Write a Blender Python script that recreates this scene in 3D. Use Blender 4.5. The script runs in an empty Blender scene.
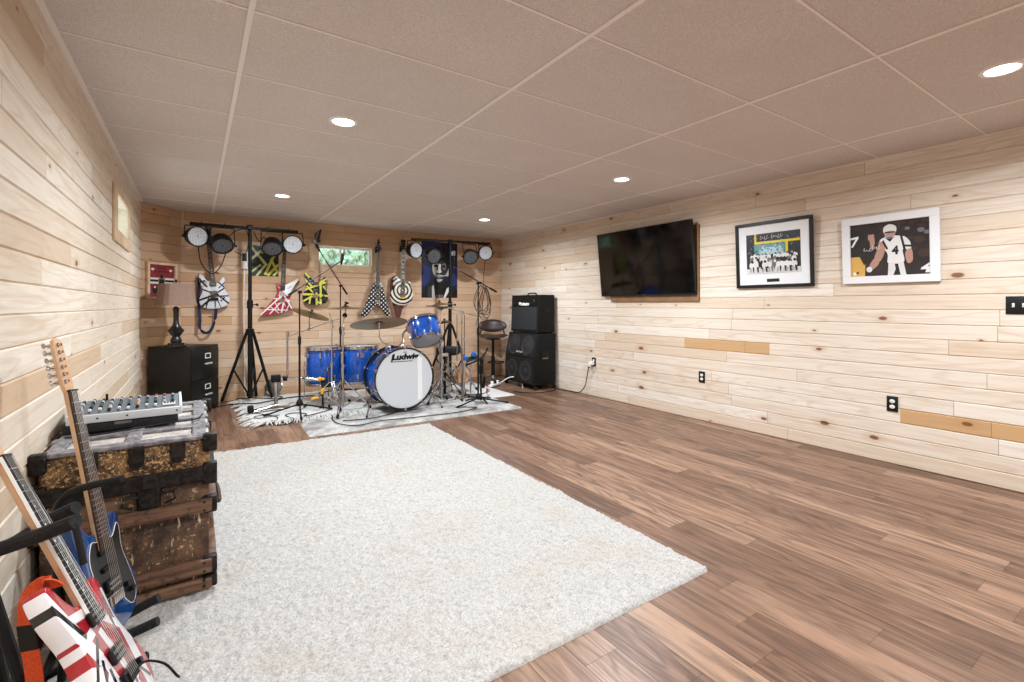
import bpy, bmesh, math, random
import numpy as np
from mathutils import Vector, Matrix, Euler
random.seed(7)
np.random.seed(7)
SC = bpy.context.scene
COL = SC.collection
PI = math.pi
V = Vector

# ------------------------------------------------------------------ materials
def lin(c):
    if isinstance(c, str):
        c = c.lstrip('#')
        c = [int(c[i:i + 2], 16) / 255 for i in (0, 2, 4)]
        c = [x / 12.92 if x <= .04045 else ((x + .055) / 1.055) ** 2.4 for x in c]
    return (c[0], c[1], c[2], 1)

class X:
    """small wrapper: arithmetic on node sockets"""
    def __init__(s, nt, sock): s.nt, s.s = nt, sock
    def _op(s, op, b=None, c=None):
        n = s.nt.nodes.new('ShaderNodeMath'); n.operation = op
        s.nt.links.new(s.s, n.inputs[0])
        for i, q in ((1, b), (2, c)):
            if q is None: continue
            if isinstance(q, X): s.nt.links.new(q.s, n.inputs[i])
            else: n.inputs[i].default_value = q
        return X(s.nt, n.outputs[0])
    def __add__(s, b): return s._op('ADD', b)
    def __sub__(s, b): return s._op('SUBTRACT', b)
    def __mul__(s, b): return s._op('MULTIPLY', b)
    def __truediv__(s, b): return s._op('DIVIDE', b)
    def lt(s, b): return s._op('LESS_THAN', b)
    def gt(s, b): return s._op('GREATER_THAN', b)
    def floor(s): return s._op('FLOOR')
    def fract(s): return s._op('FRACT')
    def abs(s): return s._op('ABSOLUTE')
    def max(s, b): return s._op('MAXIMUM', b)
    def min(s, b): return s._op('MINIMUM', b)
    def sqrt(s): return s._op('SQRT')
    def sin(s): return s._op('SINE')
    def ramp(s, a, b, lo=0., hi=1.):
        n = s.nt.nodes.new('ShaderNodeMapRange')
        s.nt.links.new(s.s, n.inputs[0])
        n.inputs[1].default_value = a; n.inputs[2].default_value = b
        n.inputs[3].default_value = lo; n.inputs[4].default_value = hi
        return X(s.nt, n.outputs[0])

class M:
    """a Principled material with helpers for procedural inputs"""
    def __init__(s, name, col=(.5, .5, .5), rough=.5, metal=0., spec=.5, coat=0., emit=None, estr=0.,
                 trans=0., ior=1.45, sheen=0., aniso=0., alpha=1.):
        s.m = bpy.data.materials.new(name); s.m.use_nodes = True
        s.nt = s.m.node_tree
        s.b = s.nt.nodes['Principled BSDF']
        i = s.b.inputs
        i['Base Color'].default_value = lin(col)
        i['Roughness'].default_value = rough
        i['Metallic'].default_value = metal
        i['Specular IOR Level'].default_value = spec
        i['Coat Weight'].default_value = coat
        i['Coat Roughness'].default_value = .08
        i['Transmission Weight'].default_value = trans
        i['IOR'].default_value = ior
        i['Sheen Weight'].default_value = sheen
        i['Alpha'].default_value = alpha
        if emit is not None:
            i['Emission Color'].default_value = lin(emit)
            i['Emission Strength'].default_value = estr
    def coord(s, which='Object'):
        n = s.nt.nodes.new('ShaderNodeTexCoord')
        return n.outputs[which]
    def xyz(s):
        n = s.nt.nodes.new('ShaderNodeSeparateXYZ')
        s.nt.links.new(s.coord(), n.inputs[0])
        return [X(s.nt, n.outputs[k]) for k in range(3)]
    def vec(s, x, y, z=0.):
        n = s.nt.nodes.new('ShaderNodeCombineXYZ')
        for k, q in enumerate((x, y, z)):
            if isinstance(q, X): s.nt.links.new(q.s, n.inputs[k])
            else: n.inputs[k].default_value = q
        return n.outputs[0]
    def noise(s, vec=None, scale=5., detail=3., rough=.5, dist=0., dim='3D'):
        n = s.nt.nodes.new('ShaderNodeTexNoise'); n.noise_dimensions = dim
        s.nt.links.new(vec if vec is not None else s.coord(), n.inputs['Vector'])
        n.inputs['Scale'].default_value = scale; n.inputs['Detail'].default_value = detail
        n.inputs['Roughness'].default_value = rough; n.inputs['Distortion'].default_value = dist
        return X(s.nt, n.outputs[0])
    def white(s, vec):
        n = s.nt.nodes.new('ShaderNodeTexWhiteNoise'); n.noise_dimensions = '3D'
        s.nt.links.new(vec, n.inputs['Vector'])
        q = s.nt.nodes.new('ShaderNodeSeparateColor')
        s.nt.links.new(n.outputs['Color'], q.inputs[0])
        return [X(s.nt, q.outputs[k]) for k in range(3)]
    def voronoi(s, vec, scale=1., rnd=1., dim='2D', feature='F1'):
        n = s.nt.nodes.new('ShaderNodeTexVoronoi'); n.voronoi_dimensions = dim; n.feature = feature
        s.nt.links.new(vec, n.inputs['Vector'])
        n.inputs['Scale'].default_value = scale; n.inputs['Randomness'].default_value = rnd
        q = s.nt.nodes.new('ShaderNodeSeparateColor')
        s.nt.links.new(n.outputs['Color'], q.inputs[0])
        return X(s.nt, n.outputs['Distance']), [X(s.nt, q.outputs[k]) for k in range(3)]
    def mix(s, fac, a, b, mode='MIX'):
        n = s.nt.nodes.new('ShaderNodeMix'); n.data_type = 'RGBA'; n.blend_type = mode
        if isinstance(fac, X): s.nt.links.new(fac.s, n.inputs[0])
        else: n.inputs[0].default_value = fac
        for k, q in ((6, a), (7, b)):
            if isinstance(q, bpy.types.NodeSocket): s.nt.links.new(q, n.inputs[k])
            else: n.inputs[k].default_value = lin(q)
        return n.outputs[2]
    def ramp(s, fac, stops):
        n = s.nt.nodes.new('ShaderNodeValToRGB')
        s.nt.links.new(fac.s, n.inputs[0])
        e = n.color_ramp.elements
        while len(e) < len(stops): e.new(.5)
        for k, (p, c) in enumerate(stops):
            e[k].position = p; e[k].color = lin(c)
        return n.outputs[0]
    def gray(s, x):
        n = s.nt.nodes.new('ShaderNodeCombineColor')
        for k in range(3): s.nt.links.new(x.s, n.inputs[k])
        return n.outputs[0]
    def color(s, sock): s.nt.links.new(sock, s.b.inputs['Base Color']); return s
    def set(s, name, x): s.nt.links.new(x.s if isinstance(x, X) else x, s.b.inputs[name]); return s
    def bump(s, h, strength=.3, dist=.01):
        n = s.nt.nodes.new('ShaderNodeBump')
        n.inputs['Strength'].default_value = strength; n.inputs['Distance'].default_value = dist
        s.nt.links.new(h.s, n.inputs['Height'])
        s.nt.links.new(n.outputs[0], s.b.inputs['Normal']); return s

def speck(name, a, b, scale=60, rough=.6, bump=.2, lo=.4, hi=.6, **k):
    m = M(name, a, rough, **k)
    f = m.noise(scale=scale, detail=4)
    m.color(m.mix(f.ramp(lo, hi), a, b))
    if bump: m.bump(f, bump, .004)
    return m.m

# ------------------------------------------------------------------ mesh builder
def rotm(e): return Euler(e).to_matrix()

def frame(y, n):
    """3x3 with local y along `y`, local z close to `n`"""
    y = V(y).normalized(); n = V(n); n = (n - y * n.dot(y)).normalized()
    x = y.cross(n).normalized()
    return Matrix((x, y, n)).transposed()

def zframe(z, up=(0, 0, 1)):
    z = V(z).normalized(); up = V(up)
    if abs(z.dot(up)) > .999: up = V((0, 1, 0))
    x = up.cross(z).normalized(); y = z.cross(x)
    return Matrix((x, y, z)).transposed()

class MB:
    def __init__(s): s.v, s.f, s.mi, s.sm = [], [], [], []
    def add(s, vs, fs, m=0, smooth=False, T=None):
        o = len(s.v)
        for p in vs:
            p = V(p)
            s.v.append(T @ p if T is not None else p)
        for f in fs:
            s.f.append([i + o for i in f]); s.mi.append(m); s.sm.append(smooth)
        return s
    def bm(s, bm, m=0, smooth=False, T=None):
        bm.verts.index_update()
        s.add([v.co.copy() for v in bm.verts], [[v.index for v in f.verts] for f in bm.faces], m, smooth, T)
        bm.free(); return s
    def box(s, c, d, rot=None, m=0, bev=0., seg=1, smooth=False):
        bm = bmesh.new(); bmesh.ops.create_cube(bm, size=1)
        for v in bm.verts: v.co = V((v.co.x * d[0], v.co.y * d[1], v.co.z * d[2]))
        if bev: bmesh.ops.bevel(bm, geom=list(bm.edges), offset=bev, segments=seg, affect='EDGES', profile=.5)
        R = Matrix.Identity(3) if rot is None else (rot if isinstance(rot, Matrix) else rotm(rot))
        T = Matrix.Translation(V(c)) @ R.to_4x4()
        return s.bm(bm, m, smooth or seg > 1, T)
    def cyl(s, p0, p1, r0, r1=None, seg=16, m=0, caps=True):
        r1 = r0 if r1 is None else r1
        return s.tube([p0, p1], [r0, r1], seg, m, caps)
    def tube(s, pts, r, seg=8, m=0, caps=True, closed=False):
        pts = [V(p) for p in pts]; n = len(pts)
        rs = r if isinstance(r, (list, tuple)) else [r] * n
        vs, fs = [], []
        prev = None
        for i, p in enumerate(pts):
            a = pts[i - 1] if (i > 0 or closed) else p
            b = pts[(i + 1) % n] if (i < n - 1 or closed) else p
            t = (b - a)
            t = t.normalized() if t.length > 1e-9 else V((0, 0, 1))
            if prev is None:
                u = V((0, 0, 1)) if abs(t.z) < .9 else V((1, 0, 0))
                x = (u - t * u.dot(t)).normalized()
            else:
                x = prev - t * prev.dot(t)
                x = x.normalized() if x.length > 1e-6 else t.orthogonal().normalized()
            prev = x; y = t.cross(x)
            for k in range(seg):
                q = 2 * PI * k / seg
                vs.append(p + (x * math.cos(q) + y * math.sin(q)) * rs[i])
        for i in range(n if closed else n - 1):
            j = (i + 1) % n
            for k in range(seg):
                l = (k + 1) % seg
                fs.append([i * seg + k, i * seg + l, j * seg + l, j * seg + k])
        if caps and not closed:
            fs.append(list(range(seg))[::-1]); fs.append([(n - 1) * seg + k for k in range(seg)])
        return s.add(vs, fs, m, True)
    def lathe(s, prof, T=None, seg=32, m=0, cap0=False, cap1=False, sq=None):
        vs, fs = [], []
        for r, h in prof:
            for k in range(seg):
                q = 2 * PI * k / seg
                rr = r * (sq(q) if sq else 1)
                vs.append((rr * math.cos(q), rr * math.sin(q), h))
        for i in range(len(prof) - 1):
            for k in range(seg):
                l = (k + 1) % seg
                fs.append([i * seg + k, i * seg + l, (i + 1) * seg + l, (i + 1) * seg + k])
        if cap0: fs.append([k for k in range(seg)][::-1])
        if cap1: fs.append([(len(prof) - 1) * seg + k for k in range(seg)])
        return s.add(vs, fs, m, True, T)
    def prism(s, out, z0, z1, m=0, bev=0., seg=2, T=None, smooth=True, mtop=None):
        bm = bmesh.new()
        vs = [bm.verts.new((p[0], p[1], z0)) for p in out]
        f = bm.faces.new(vs)
        if f.normal.z > 0: f.normal_flip()
        bm.normal_update()
        if f.normal.z > 0: f.normal_flip()
        r = bmesh.ops.extrude_face_region(bm, geom=[f])
        nv = [g for g in r['geom'] if isinstance(g, bmesh.types.BMVert)]
        for v in nv: v.co.z = z1
        bm.normal_update()
        bmesh.ops.recalc_face_normals(bm, faces=list(bm.faces))
        if bev:
            es = [e for e in bm.edges if abs(e.verts[0].co.z - e.verts[1].co.z) < 1e-7]
            bmesh.ops.bevel(bm, geom=es, offset=bev, segments=seg, affect='EDGES', profile=.5, clamp_overlap=True)
        return s.bm(bm, m, smooth, T)
    def disc(s, c, n, r, seg=24, m=0):
        R = zframe(n); c = V(c)
        return s.add([c + R @ V((r * math.cos(2 * PI * k / seg), r * math.sin(2 * PI * k / seg), 0)) for k in range(seg)],
                     [list(range(seg))], m)
    def torus(s, c, n, R, r, seg=40, s2=8, m=0):
        F = zframe(n); c = V(c)
        return s.tube([c + F @ V((R * math.cos(2 * PI * k / seg), R * math.sin(2 * PI * k / seg), 0)) for k in range(seg)], r, s2, m, closed=True)
    def ball(s, c, r, m=0, seg=14, T=None, sc=(1, 1, 1)):
        bm = bmesh.new(); bmesh.ops.create_uvsphere(bm, u_segments=seg, v_segments=max(6, seg // 2), radius=1)
        for v in bm.verts: v.co = V((v.co.x * r * sc[0], v.co.y * r * sc[1], v.co.z * r * sc[2])) + V(c)
        return s.bm(bm, m, True, T)
    def poly(s, pts, z=0., m=0, T=None):
        return s.add([(p[0], p[1], z) for p in pts], [list(range(len(pts)))], m, False, T)
    def build(s, name, mats, parent=None, off=None, ang=35):
        me = bpy.data.meshes.new(name)
        if off is not None:
            o = V(off); vs = [tuple(p - o) for p in s.v]
        else: vs = [tuple(p) for p in s.v]
        me.from_pydata(vs, [], s.f)
        if not isinstance(mats, (list, tuple)): mats = [mats]
        for m in mats: me.materials.append(m.m if isinstance(m, M) else m)
        me.polygons.foreach_set('material_index', s.mi)
        me.polygons.foreach_set('use_smooth', s.sm)
        me.update()
        if any(s.sm) and ang:
            try: me.set_sharp_from_angle(angle=math.radians(ang))
            except Exception: pass
        ob = bpy.data.objects.new(name, me); COL.objects.link(ob)
        if parent is not None: ob.parent = parent
        return ob

def spline(ctrl, n=8, closed=False):
    P = [V(p) if len(p) == 3 else V((p[0], p[1], 0)) for p in ctrl]
    L = len(P); out = []
    for i in range(L if closed else L - 1):
        if closed: a, b, c, d = P[i - 1], P[i], P[(i + 1) % L], P[(i + 2) % L]
        else: a, b, c, d = P[max(i - 1, 0)], P[i], P[i + 1], P[min(i + 2, L - 1)]
        for k in range(n):
            t = k / n
            out.append(.5 * ((2 * b) + (c - a) * t + (2 * a - 5 * b + 4 * c - d) * t * t + (3 * b - a - 3 * c + d) * t ** 3))
    if not closed: out.append(P[-1].copy())
    return out

def tag(o, label=None, cat=None, group=None, kind=None):
    if label: o['label'] = label
    if cat: o['category'] = cat
    if group: o['group'] = group
    if kind: o['kind'] = kind
    return o

def thing(name, label, cat, loc=(0, 0, 0), rot=None, group=None):
    o = bpy.data.objects.new(name, None); COL.objects.link(o)
    o.empty_display_size = .05
    o.location = loc
    if rot is not None:
        o.rotation_euler = rot.to_euler() if isinstance(rot, Matrix) else rot
    tag(o, label, cat, group)
    return o

def copy_tree(o, parent=None):
    c = o.copy(); COL.objects.link(c)
    if parent is not None: c.parent = parent
    for ch in list(o.children): copy_tree(ch, c)
    return c

def dup(o, loc, rot=None, label=None):
    c = copy_tree(o); c.location = loc
    if rot is not None: c.rotation_euler = rot.to_euler() if isinstance(rot, Matrix) else rot
    if label: c['label'] = label
    return c

def text_mb(mb, s, size, T, depth=.001, m=0, shear=0., bold=0., sx=1.):
    cu = bpy.data.curves.new('lettering', 'FONT'); cu.body = s; cu.size = size
    cu.extrude = depth; cu.align_x = 'CENTER'; cu.align_y = 'CENTER'; cu.shear = shear; cu.offset = bold
    ob = bpy.data.objects.new('lettering', cu); COL.objects.link(ob)
    bpy.context.view_layer.update()
    dg = bpy.context.evaluated_depsgraph_get()
    me = bpy.data.meshes.new_from_object(ob.evaluated_get(dg))
    mb.add([(v.co.x * sx, v.co.y, v.co.z) for v in me.vertices], [list(p.vertices) for p in me.polygons], m, False, T)
    bpy.data.objects.remove(ob); bpy.data.curves.remove(cu); bpy.data.meshes.remove(me)

def arc(c, r, a0, a1, n=12):
    return [(c[0] + r * math.cos(a0 + (a1 - a0) * k / n), c[1] + r * math.sin(a0 + (a1 - a0) * k / n)) for k in range(n + 1)]

def ell(cx, cy, rx, ry, n=20, a=0.):
    ca, sa = math.cos(a), math.sin(a)
    return [(cx + rx * math.cos(2 * PI * k / n) * ca - ry * math.sin(2 * PI * k / n) * sa,
             cy + rx * math.cos(2 * PI * k / n) * sa + ry * math.sin(2 * PI * k / n) * ca) for k in range(n)]

# ------------------------------------------------------------------ common materials
BLACK = speck('black_paint', '#080809', '#101011', 40, .45, .05, spec=.3)
BLACKPL = M('black_plastic', '#0a0a0b', .4, spec=.35).m
RUBBER = M('black_rubber', '#0b0b0b', .8).m
CHROME = M('chrome', '#c9c9cc', .12, 1.).m
STEEL = M('brushed_steel', '#9b9a98', .32, 1.).m
WHITE = M('white_plastic', '#e8e6e2', .4).m
MAPLE = M('maple_neck', '#dab28c', .35, coat=.3)
_f = MAPLE.noise(scale=18, detail=4); MAPLE.color(MAPLE.mix(_f.ramp(.35, .7), '#dab28c', '#cba078')); MAPLE = MAPLE.m
ROSE = speck('rosewood', '#2a1a12', '#3b2519', 70, .5, .1)
EBONY = M('ebony', '#141112', .4).m
GOLD = M('aged_brass', '#b08d4c', .35, 1.).m
STRING = M('steel_string', '#bdbab4', .3, 1.).m
FOAM = speck('black_foam', '#0f0f10', '#1d1d1e', 120, .9, .3)
YELLOW = M('yellow_plastic', '#e8a51c', .45).m
BLUEPL = M('blue_plastic', '#2a6fb8', .4).m
# ------------------------------------------------------------------ room
XL, XR, YB, YF, H = -.5, 4.473, 7.038, -3.4, 2.377
BW = H / 22

def wood(name, ufun, seed, lo=('#e3c7a3', '#d3ae84', '#ebd7ba'), special=None, kr=1.):
    m = M(name, '#e0c09a', .5, spec=.35)
    x, y, z = m.xyz()
    u = ufun(x, y)
    row = (z / BW + .001).floor()
    r0 = m.white(m.vec(row, seed, 1.7))
    uu = u / 1.9 + r0[0] * 9.3 + seed
    col = uu.floor()
    c = m.white(m.vec(row, col, seed + .5))
    base = m.ramp(c[0], [(0, lo[1]), (.3, lo[0]), (.75, lo[0]), (1., lo[2])])
    dark = c[1].gt(.945)
    if special is None: base = m.mix(dark * .55, base, '#c2945f')
    else:
        for zr, ua, ub in special: base = m.mix((row - zr).abs().lt(.5) * u.gt(ua) * u.lt(ub), base, '#cba274')
    # grain that runs along the board, another slice for every board
    g = m.noise(m.vec(u * 1.3 + c[2] * 40, z * 22, c[1] * 30), 1.6, 5, .55, .8)
    base = m.mix(g.ramp(.45, .75, 0, .4), base, '#bf9c7a')
    g2 = m.noise(m.vec(u * 5, z * 160, c[0] * 9), 1., 3, .6)
    base = m.mix(g2.ramp(.3, .8, 0, .2), base, '#b39372')
    # cathedral figure on some boards
    w = (m.noise(m.vec(u * .9, z * 7, c[2] * 50), 1., 2, .4) * 60).sin()
    base = m.mix(w.ramp(.3, 1, 0, .2) * c[2].gt(.45), base, '#b58f69')
    # knots
    dist, kc = m.voronoi(m.vec(u * 2.1 + seed, z * 4.1), 1., .95)
    keep = kc[0].gt(.66)
    rad = (kc[1] * .05 + .02) * kr
    wob = m.noise(m.vec(u * 40, z * 40), 1., 2) * .016
    dd = dist + wob - .008
    halo = (dd / rad).ramp(1., 3.2, 1., 0.) * keep
    base = m.mix(halo * .3, base, '#b5814a')
    knot = (dd / rad).ramp(.75, 1.1, 1., 0.) * keep
    base = m.mix(knot * .85, base, '#6b3a1c')
    core = (dd / rad).ramp(.3, .55, 1., 0.) * keep
    base = m.mix(core * .7, base, '#8f5a32')
    # butt joints between boards
    e = uu.fract()
    base = m.mix((e * 1.9).lt(.0022), base, '#7a5836')
    m.color(base)
    m.set('Roughness', g.ramp(.2, .8, .42, .6))
    m.bump(g2, .06, .003)
    return m.m

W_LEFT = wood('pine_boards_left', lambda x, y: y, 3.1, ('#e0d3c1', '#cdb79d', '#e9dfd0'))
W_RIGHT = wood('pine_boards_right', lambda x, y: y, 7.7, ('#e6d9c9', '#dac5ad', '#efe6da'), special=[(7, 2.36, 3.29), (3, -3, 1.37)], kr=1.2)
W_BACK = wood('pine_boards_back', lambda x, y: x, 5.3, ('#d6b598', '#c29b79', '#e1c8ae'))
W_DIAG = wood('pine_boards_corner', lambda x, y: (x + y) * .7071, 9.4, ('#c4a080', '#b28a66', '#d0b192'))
TRIMW = speck('pine_casing', '#d6bb9a', '#c6a680', 9, .5, .05)

def board_wall(name, o, d, L, nrm, holes, mat):
    """tongue-and-groove boards with real grooves; holes = (u0, u1, z0, z1)"""
    o, d, nrm = V(o), V(d).normalized(), V(nrm).normalized()
    mb = MB(); ch, gd = .006, .008
    zs = sorted(set([i * BW for i in range(23)] + [q for h in holes for q in h[2:]]))
    rows = [i * BW for i in range(23)]
    def isrow(z): return any(abs(z - r) < 1e-6 for r in rows)
    up = V((0, 0, 1))
    flip = d.cross(up).dot(nrm) < 0
    for z0, z1 in zip(zs[:-1], zs[1:]):
        iv = [(0, L)]
        for h in holes:
            if z0 >= h[2] - 1e-6 and z1 <= h[3] + 1e-6:
                iv = [q for a, b in iv for q in ((a, min(b, h[0])), (max(a, h[1]), b)) if q[1] - q[0] > 1e-6]
        a0 = z0 + (ch if isrow(z0) else 0); a1 = z1 - (ch if isrow(z1) else 0)
        prof = [(z0, -gd if isrow(z0) else 0), (a0, 0), (a1, 0), (z1, -gd if isrow(z1) else 0)]
        for u0, u1 in iv:
            vs, fs = [], []
            for z, dep in prof:
                for u in (u0, u1): vs.append(o + d * u + up * z + nrm * dep)
            for k in range(3):
                f = [2 * k, 2 * k + 1, 2 * k + 3, 2 * k + 2]
                fs.append(f[::-1] if flip else f)
            mb.add(vs, fs)
    # sheathing behind the boards, running past the corners
    bz = [0] + [q for h in holes for q in h[2:]] + [H]
    for z0, z1 in zip(bz[:-1], bz[1:]):
        iv = [(-.03, L + .03)]
        for h in holes:
            if abs(z0 - h[2]) < 1e-6: iv = [(-.03, h[0]), (h[1], L + .03)]
        for u0, u1 in iv:
            f = [0, 1, 2, 3]
            mb.add([o + d * u0 + up * z0 - nrm * .012, o + d * u1 + up * z0 - nrm * .012, o + d * u1 + up * z1 - nrm * .012, o + d * u0 + up * z1 - nrm * .012], [f[::-1] if flip else f])
    ob = mb.build(name, mat); tag(ob, kind='structure'); return ob

LW = (4.66, 5.44, 1.80, 2.075)      # left window: y0 y1 z0 z1
BWN = (1.42, 2.185, 1.795, 2.06)    # back window: x0 x1 z0 z1
P0, P1 = V((XL, 6.68, 0)), V((-.142, YB, 0))
board_wall('wall_left', (XL, YF, 0), (0, 1, 0), 6.68 - YF, (1, 0, 0), [(LW[0] - YF, LW[1] - YF, LW[2], LW[3])], W_LEFT)
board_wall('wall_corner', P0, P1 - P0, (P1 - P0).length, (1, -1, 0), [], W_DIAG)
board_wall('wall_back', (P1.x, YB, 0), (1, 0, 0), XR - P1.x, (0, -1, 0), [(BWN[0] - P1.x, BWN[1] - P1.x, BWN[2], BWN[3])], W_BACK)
board_wall('wall_right', (XR, YF, 0), (0, 1, 0), YB - YF, (-1, 0, 0), [], W_RIGHT)
board_wall('wall_front', (XL, YF, 0), (1, 0, 0), XR - XL, (0, 1, 0), [], W_BACK)

# floor: wood-look planks
m = M('plank_floor', '#9a6f52', .34, spec=.5)
x, y, z = m.xyz()
pc = ((x - .03) / .1525); col = pc.floor(); fx = pc.fract()
r0 = m.white(m.vec(col, 4.2, .3))
py = y / 1.22 + r0[0] * 7.7; row = py.floor(); fy = py.fract()
c = m.white(m.vec(col, row, 2.9))
base = m.ramp(c[0], [(0, '#674a39'), (.35, '#7b5b48'), (.7, '#8e6c56'), (1, '#a28068')])
g = m.noise(m.vec(x * 16 + c[1] * 60, y * 1.5 + c[2] * 30, c[0] * 20), 1., 5, .6, 1.1)
base = m.mix(g.ramp(.42, .72, 0, .85), base, '#412c22')
w = ((m.noise(m.vec(x * 6 + c[2] * 30, y * .75, c[1] * 60), 1., 2, .4) * 95).sin())
base = m.mix(w.ramp(.2, 1, 0, .5) * c[1].gt(.3), base, '#3f2a1f')
g2 = m.noise(m.vec(x * 220, y * 9, 0.), 1., 3, .6)
base = m.mix(g2.ramp(.45, .8, 0, .4), base, '#5d3d2b')
g3 = m.noise(m.vec(x * 60, y * 2.5, 3.), 1., 3, .5)
base = m.mix(g3.ramp(.5, .8, 0, .35), base, '#bb9a80')
seam = fx.lt(.012).max(fx.gt(.988)).max((fy * 1.22).lt(.0022))
base = m.mix(seam * .75, base, '#3d281c')
m.color(base); m.set('Roughness', g.ramp(.2, .8, .3, .46)); m.bump(g2 - seam * 1.5, .12, .002)
mb = MB(); mb.add([(XL - .3, YF - .1, 0), (XR + .1, YF - .1, 0), (XR + .1, YB + .3, 0), (XL - .3, YB + .3, 0)], [[0, 1, 2, 3]])
tag(mb.build('floor', m), kind='structure')

# ceiling: suspended tiles in a slim white grid
m = M('ceiling_tile', '#dccfc7', .85, spec=.2)
f = m.noise(scale=240, detail=3); f2 = m.noise(scale=2.2, detail=2)
m.color(m.mix(f.ramp(.35, .6), m.mix(f2.ramp(.3, .7), '#dbd2cd', '#e5ddd8'), '#c9bdb6')); m.bump(f, .35, .003)
CT = m.m
mb = MB(); mb.add([(XL - .1, YF - .1, H), (XL - .1, YB + .1, H), (XR + .1, YB + .1, H), (XR + .1, YF - .1, H)], [[0, 1, 2, 3]])
tag(mb.build('ceiling', CT), kind='structure')
GRID = M('grid_enamel', '#efe5df', .6).m
GX = [.183 + 1.2225 * k for k in range(4)]
GY = [.892 + .6095 * k for k in range(-7, 11)]
mb = MB()
for gx in GX: mb.box((gx, (YF + YB) / 2, H - .003), (.022, YB - YF, .006), bev=.001)
for gy in GY:
    if gy < YB - .02: mb.box(((XL + XR) / 2, gy, H - .0022), (XR - XL, .012, .004), bev=.001)
mb.box((XL + .011, 1.64, H - .003), (.022, 10.05, .006)); mb.box((XR - .011, 1.82, H - .003), (.022, 10.4, .006))
tag(mb.build('trim_1', GRID), kind='structure')

# windows
GLASS = M('window_glass', '#f4fbf9', .02, trans=1., ior=1.1, spec=.3).m
VINYL = M('white_vinyl', '#e9eeea', .4).m
REVEAL = speck('painted_reveal', '#e8dcc8', '#ddceb6', 14, .6, .02)
def reveal(name, a0, a1, z0, z1, dep, place, mats):
    mb = MB(); t = .018
    def bx(u0, u1, d0, d1, q0, q1): mb.box(*place((u0 + u1) / 2, (d0 + d1) / 2, (q0 + q1) / 2, u1 - u0, d1 - d0, q1 - q0))
    bx(a0 - t, a0, 0, dep, z0 - t, z1 + t); bx(a1, a1 + t, 0, dep, z0 - t, z1 + t)
    bx(a0, a1, 0, dep, z0 - t, z0); bx(a0, a1, 0, dep, z1, z1 + t)
    return tag(mb.build(name, mats), kind='structure')
def window(n, a0, a1, z0, z1, dep, place):
    w = reveal('window_%d' % n, a0, a1, z0, z1, dep, place, REVEAL)
    mb = MB(); t = .028
    for u0, u1, q0, q1 in ((a0, a0 + t, z0, z1), (a1 - t, a1, z0, z1), (a0 + t, a1 - t, z0, z0 + t), (a0 + t, a1 - t, z1 - t, z1)):
        mb.box(*place((u0 + u1) / 2, dep - .03, (q0 + q1) / 2, u1 - u0, .03, q1 - q0), bev=.003)
    mb.build('window_frame', VINYL, w)
    mid = (a0 + a1) / 2 - .05
    mb = MB(); mb.box(*place(mid, dep - .03, (z0 + z1) / 2, .03, .026, z1 - z0 - 2 * t), bev=.003); mb.build('mullion', VINYL, w)
    for u0, u1 in ((a0 + t, mid - .015), (mid + .015, a1 - t)):
        mb = MB(); mb.box(*place((u0 + u1) / 2, dep - .03, (z0 + z1) / 2, u1 - u0, .005, z1 - z0 - 2 * t)); mb.build('pane', GLASS, w)
    return w
pb = lambda u, d, z, lu, ld, lz: ((u, YB + d, z), (lu, ld, lz))
pl = lambda u, d, z, lu, ld, lz: ((XL - d, u, z), (ld, lu, lz))
window(1, *BWN, .10, pb)
window(2, *LW, .15, pl)
# plain board casings around both windows
def casing(n, a0, a1, z0, z1, place, wl, wr, wb, wt):
    mb = MB(); d = -.0075; t = .015
    for u0, u1, q0, q1 in ((a0 - wl, a0, z0 - wb, z1 + wt), (a1, a1 + wr, z0 - wb, z1 + wt), (a0, a1, z0 - wb, z0), (a0, a1, z1, z1 + wt)):
        if u1 - u0 < .001 or q1 - q0 < .001: continue
        mb.box(*place((u0 + u1) / 2, d, (q0 + q1) / 2, u1 - u0, t, q1 - q0), bev=.002)
    tag(mb.build('trim_%d' % n, TRIMW), kind='structure')
casing(2, *BWN, pb, .11, .02, .1, .02)
casing(3, *LW, pl, .19, .04, .10, .05)

# what is outside: a leafy bank close to each window
m = M('hedge_leaves', '#5d8f6a', .7)
f = m.noise(scale=16, detail=5, rough=.7); f2 = m.noise(scale=45, detail=3)
m.color(m.mix(f2.ramp(.4, .62), m.ramp(f, [(.3, '#4c7a62'), (.5, '#8fb5a0'), (.7, '#dcebe2')]), '#b7d3c3')); m.bump(f2, .6, .03)
HEDGE = m.m
def hedge(o, du, L, z0, z1, label):
    mb = MB(); nu, nz = 60, 24
    o, du = V(o), V(du); nn = V((0, 0, 1)).cross(du)
    vs, fs = [], []
    for i in range(nu + 1):
        for k in range(nz + 1):
            vs.append(o + du * (L * i / nu) + V((0, 0, z0 + (z1 - z0) * k / nz)) + nn * random.uniform(-.07, .07) - nn * (.25 * (k / nz)))
    for i in range(nu):
        for k in range(nz):
            a = i * (nz + 1) + k; fs.append([a, a + nz + 1, a + nz + 2, a + 1])
    mb.add(vs, fs, smooth=True)
    tag(mb.build('hedge', HEDGE), label, 'hedge')
hedge((.6, YB + .9, 0), (1, 0, 0), 2.6, 1.5, 2.9, 'pale leafy green bank outside the high back window')

# world: an overcast bright sky
w = bpy.data.worlds.new('sky'); SC.world = w; w.use_nodes = True
bg = w.node_tree.nodes['Background']; bg.inputs[0].default_value = (.82, .93, 1, 1); bg.inputs[1].default_value = 5.0

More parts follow.
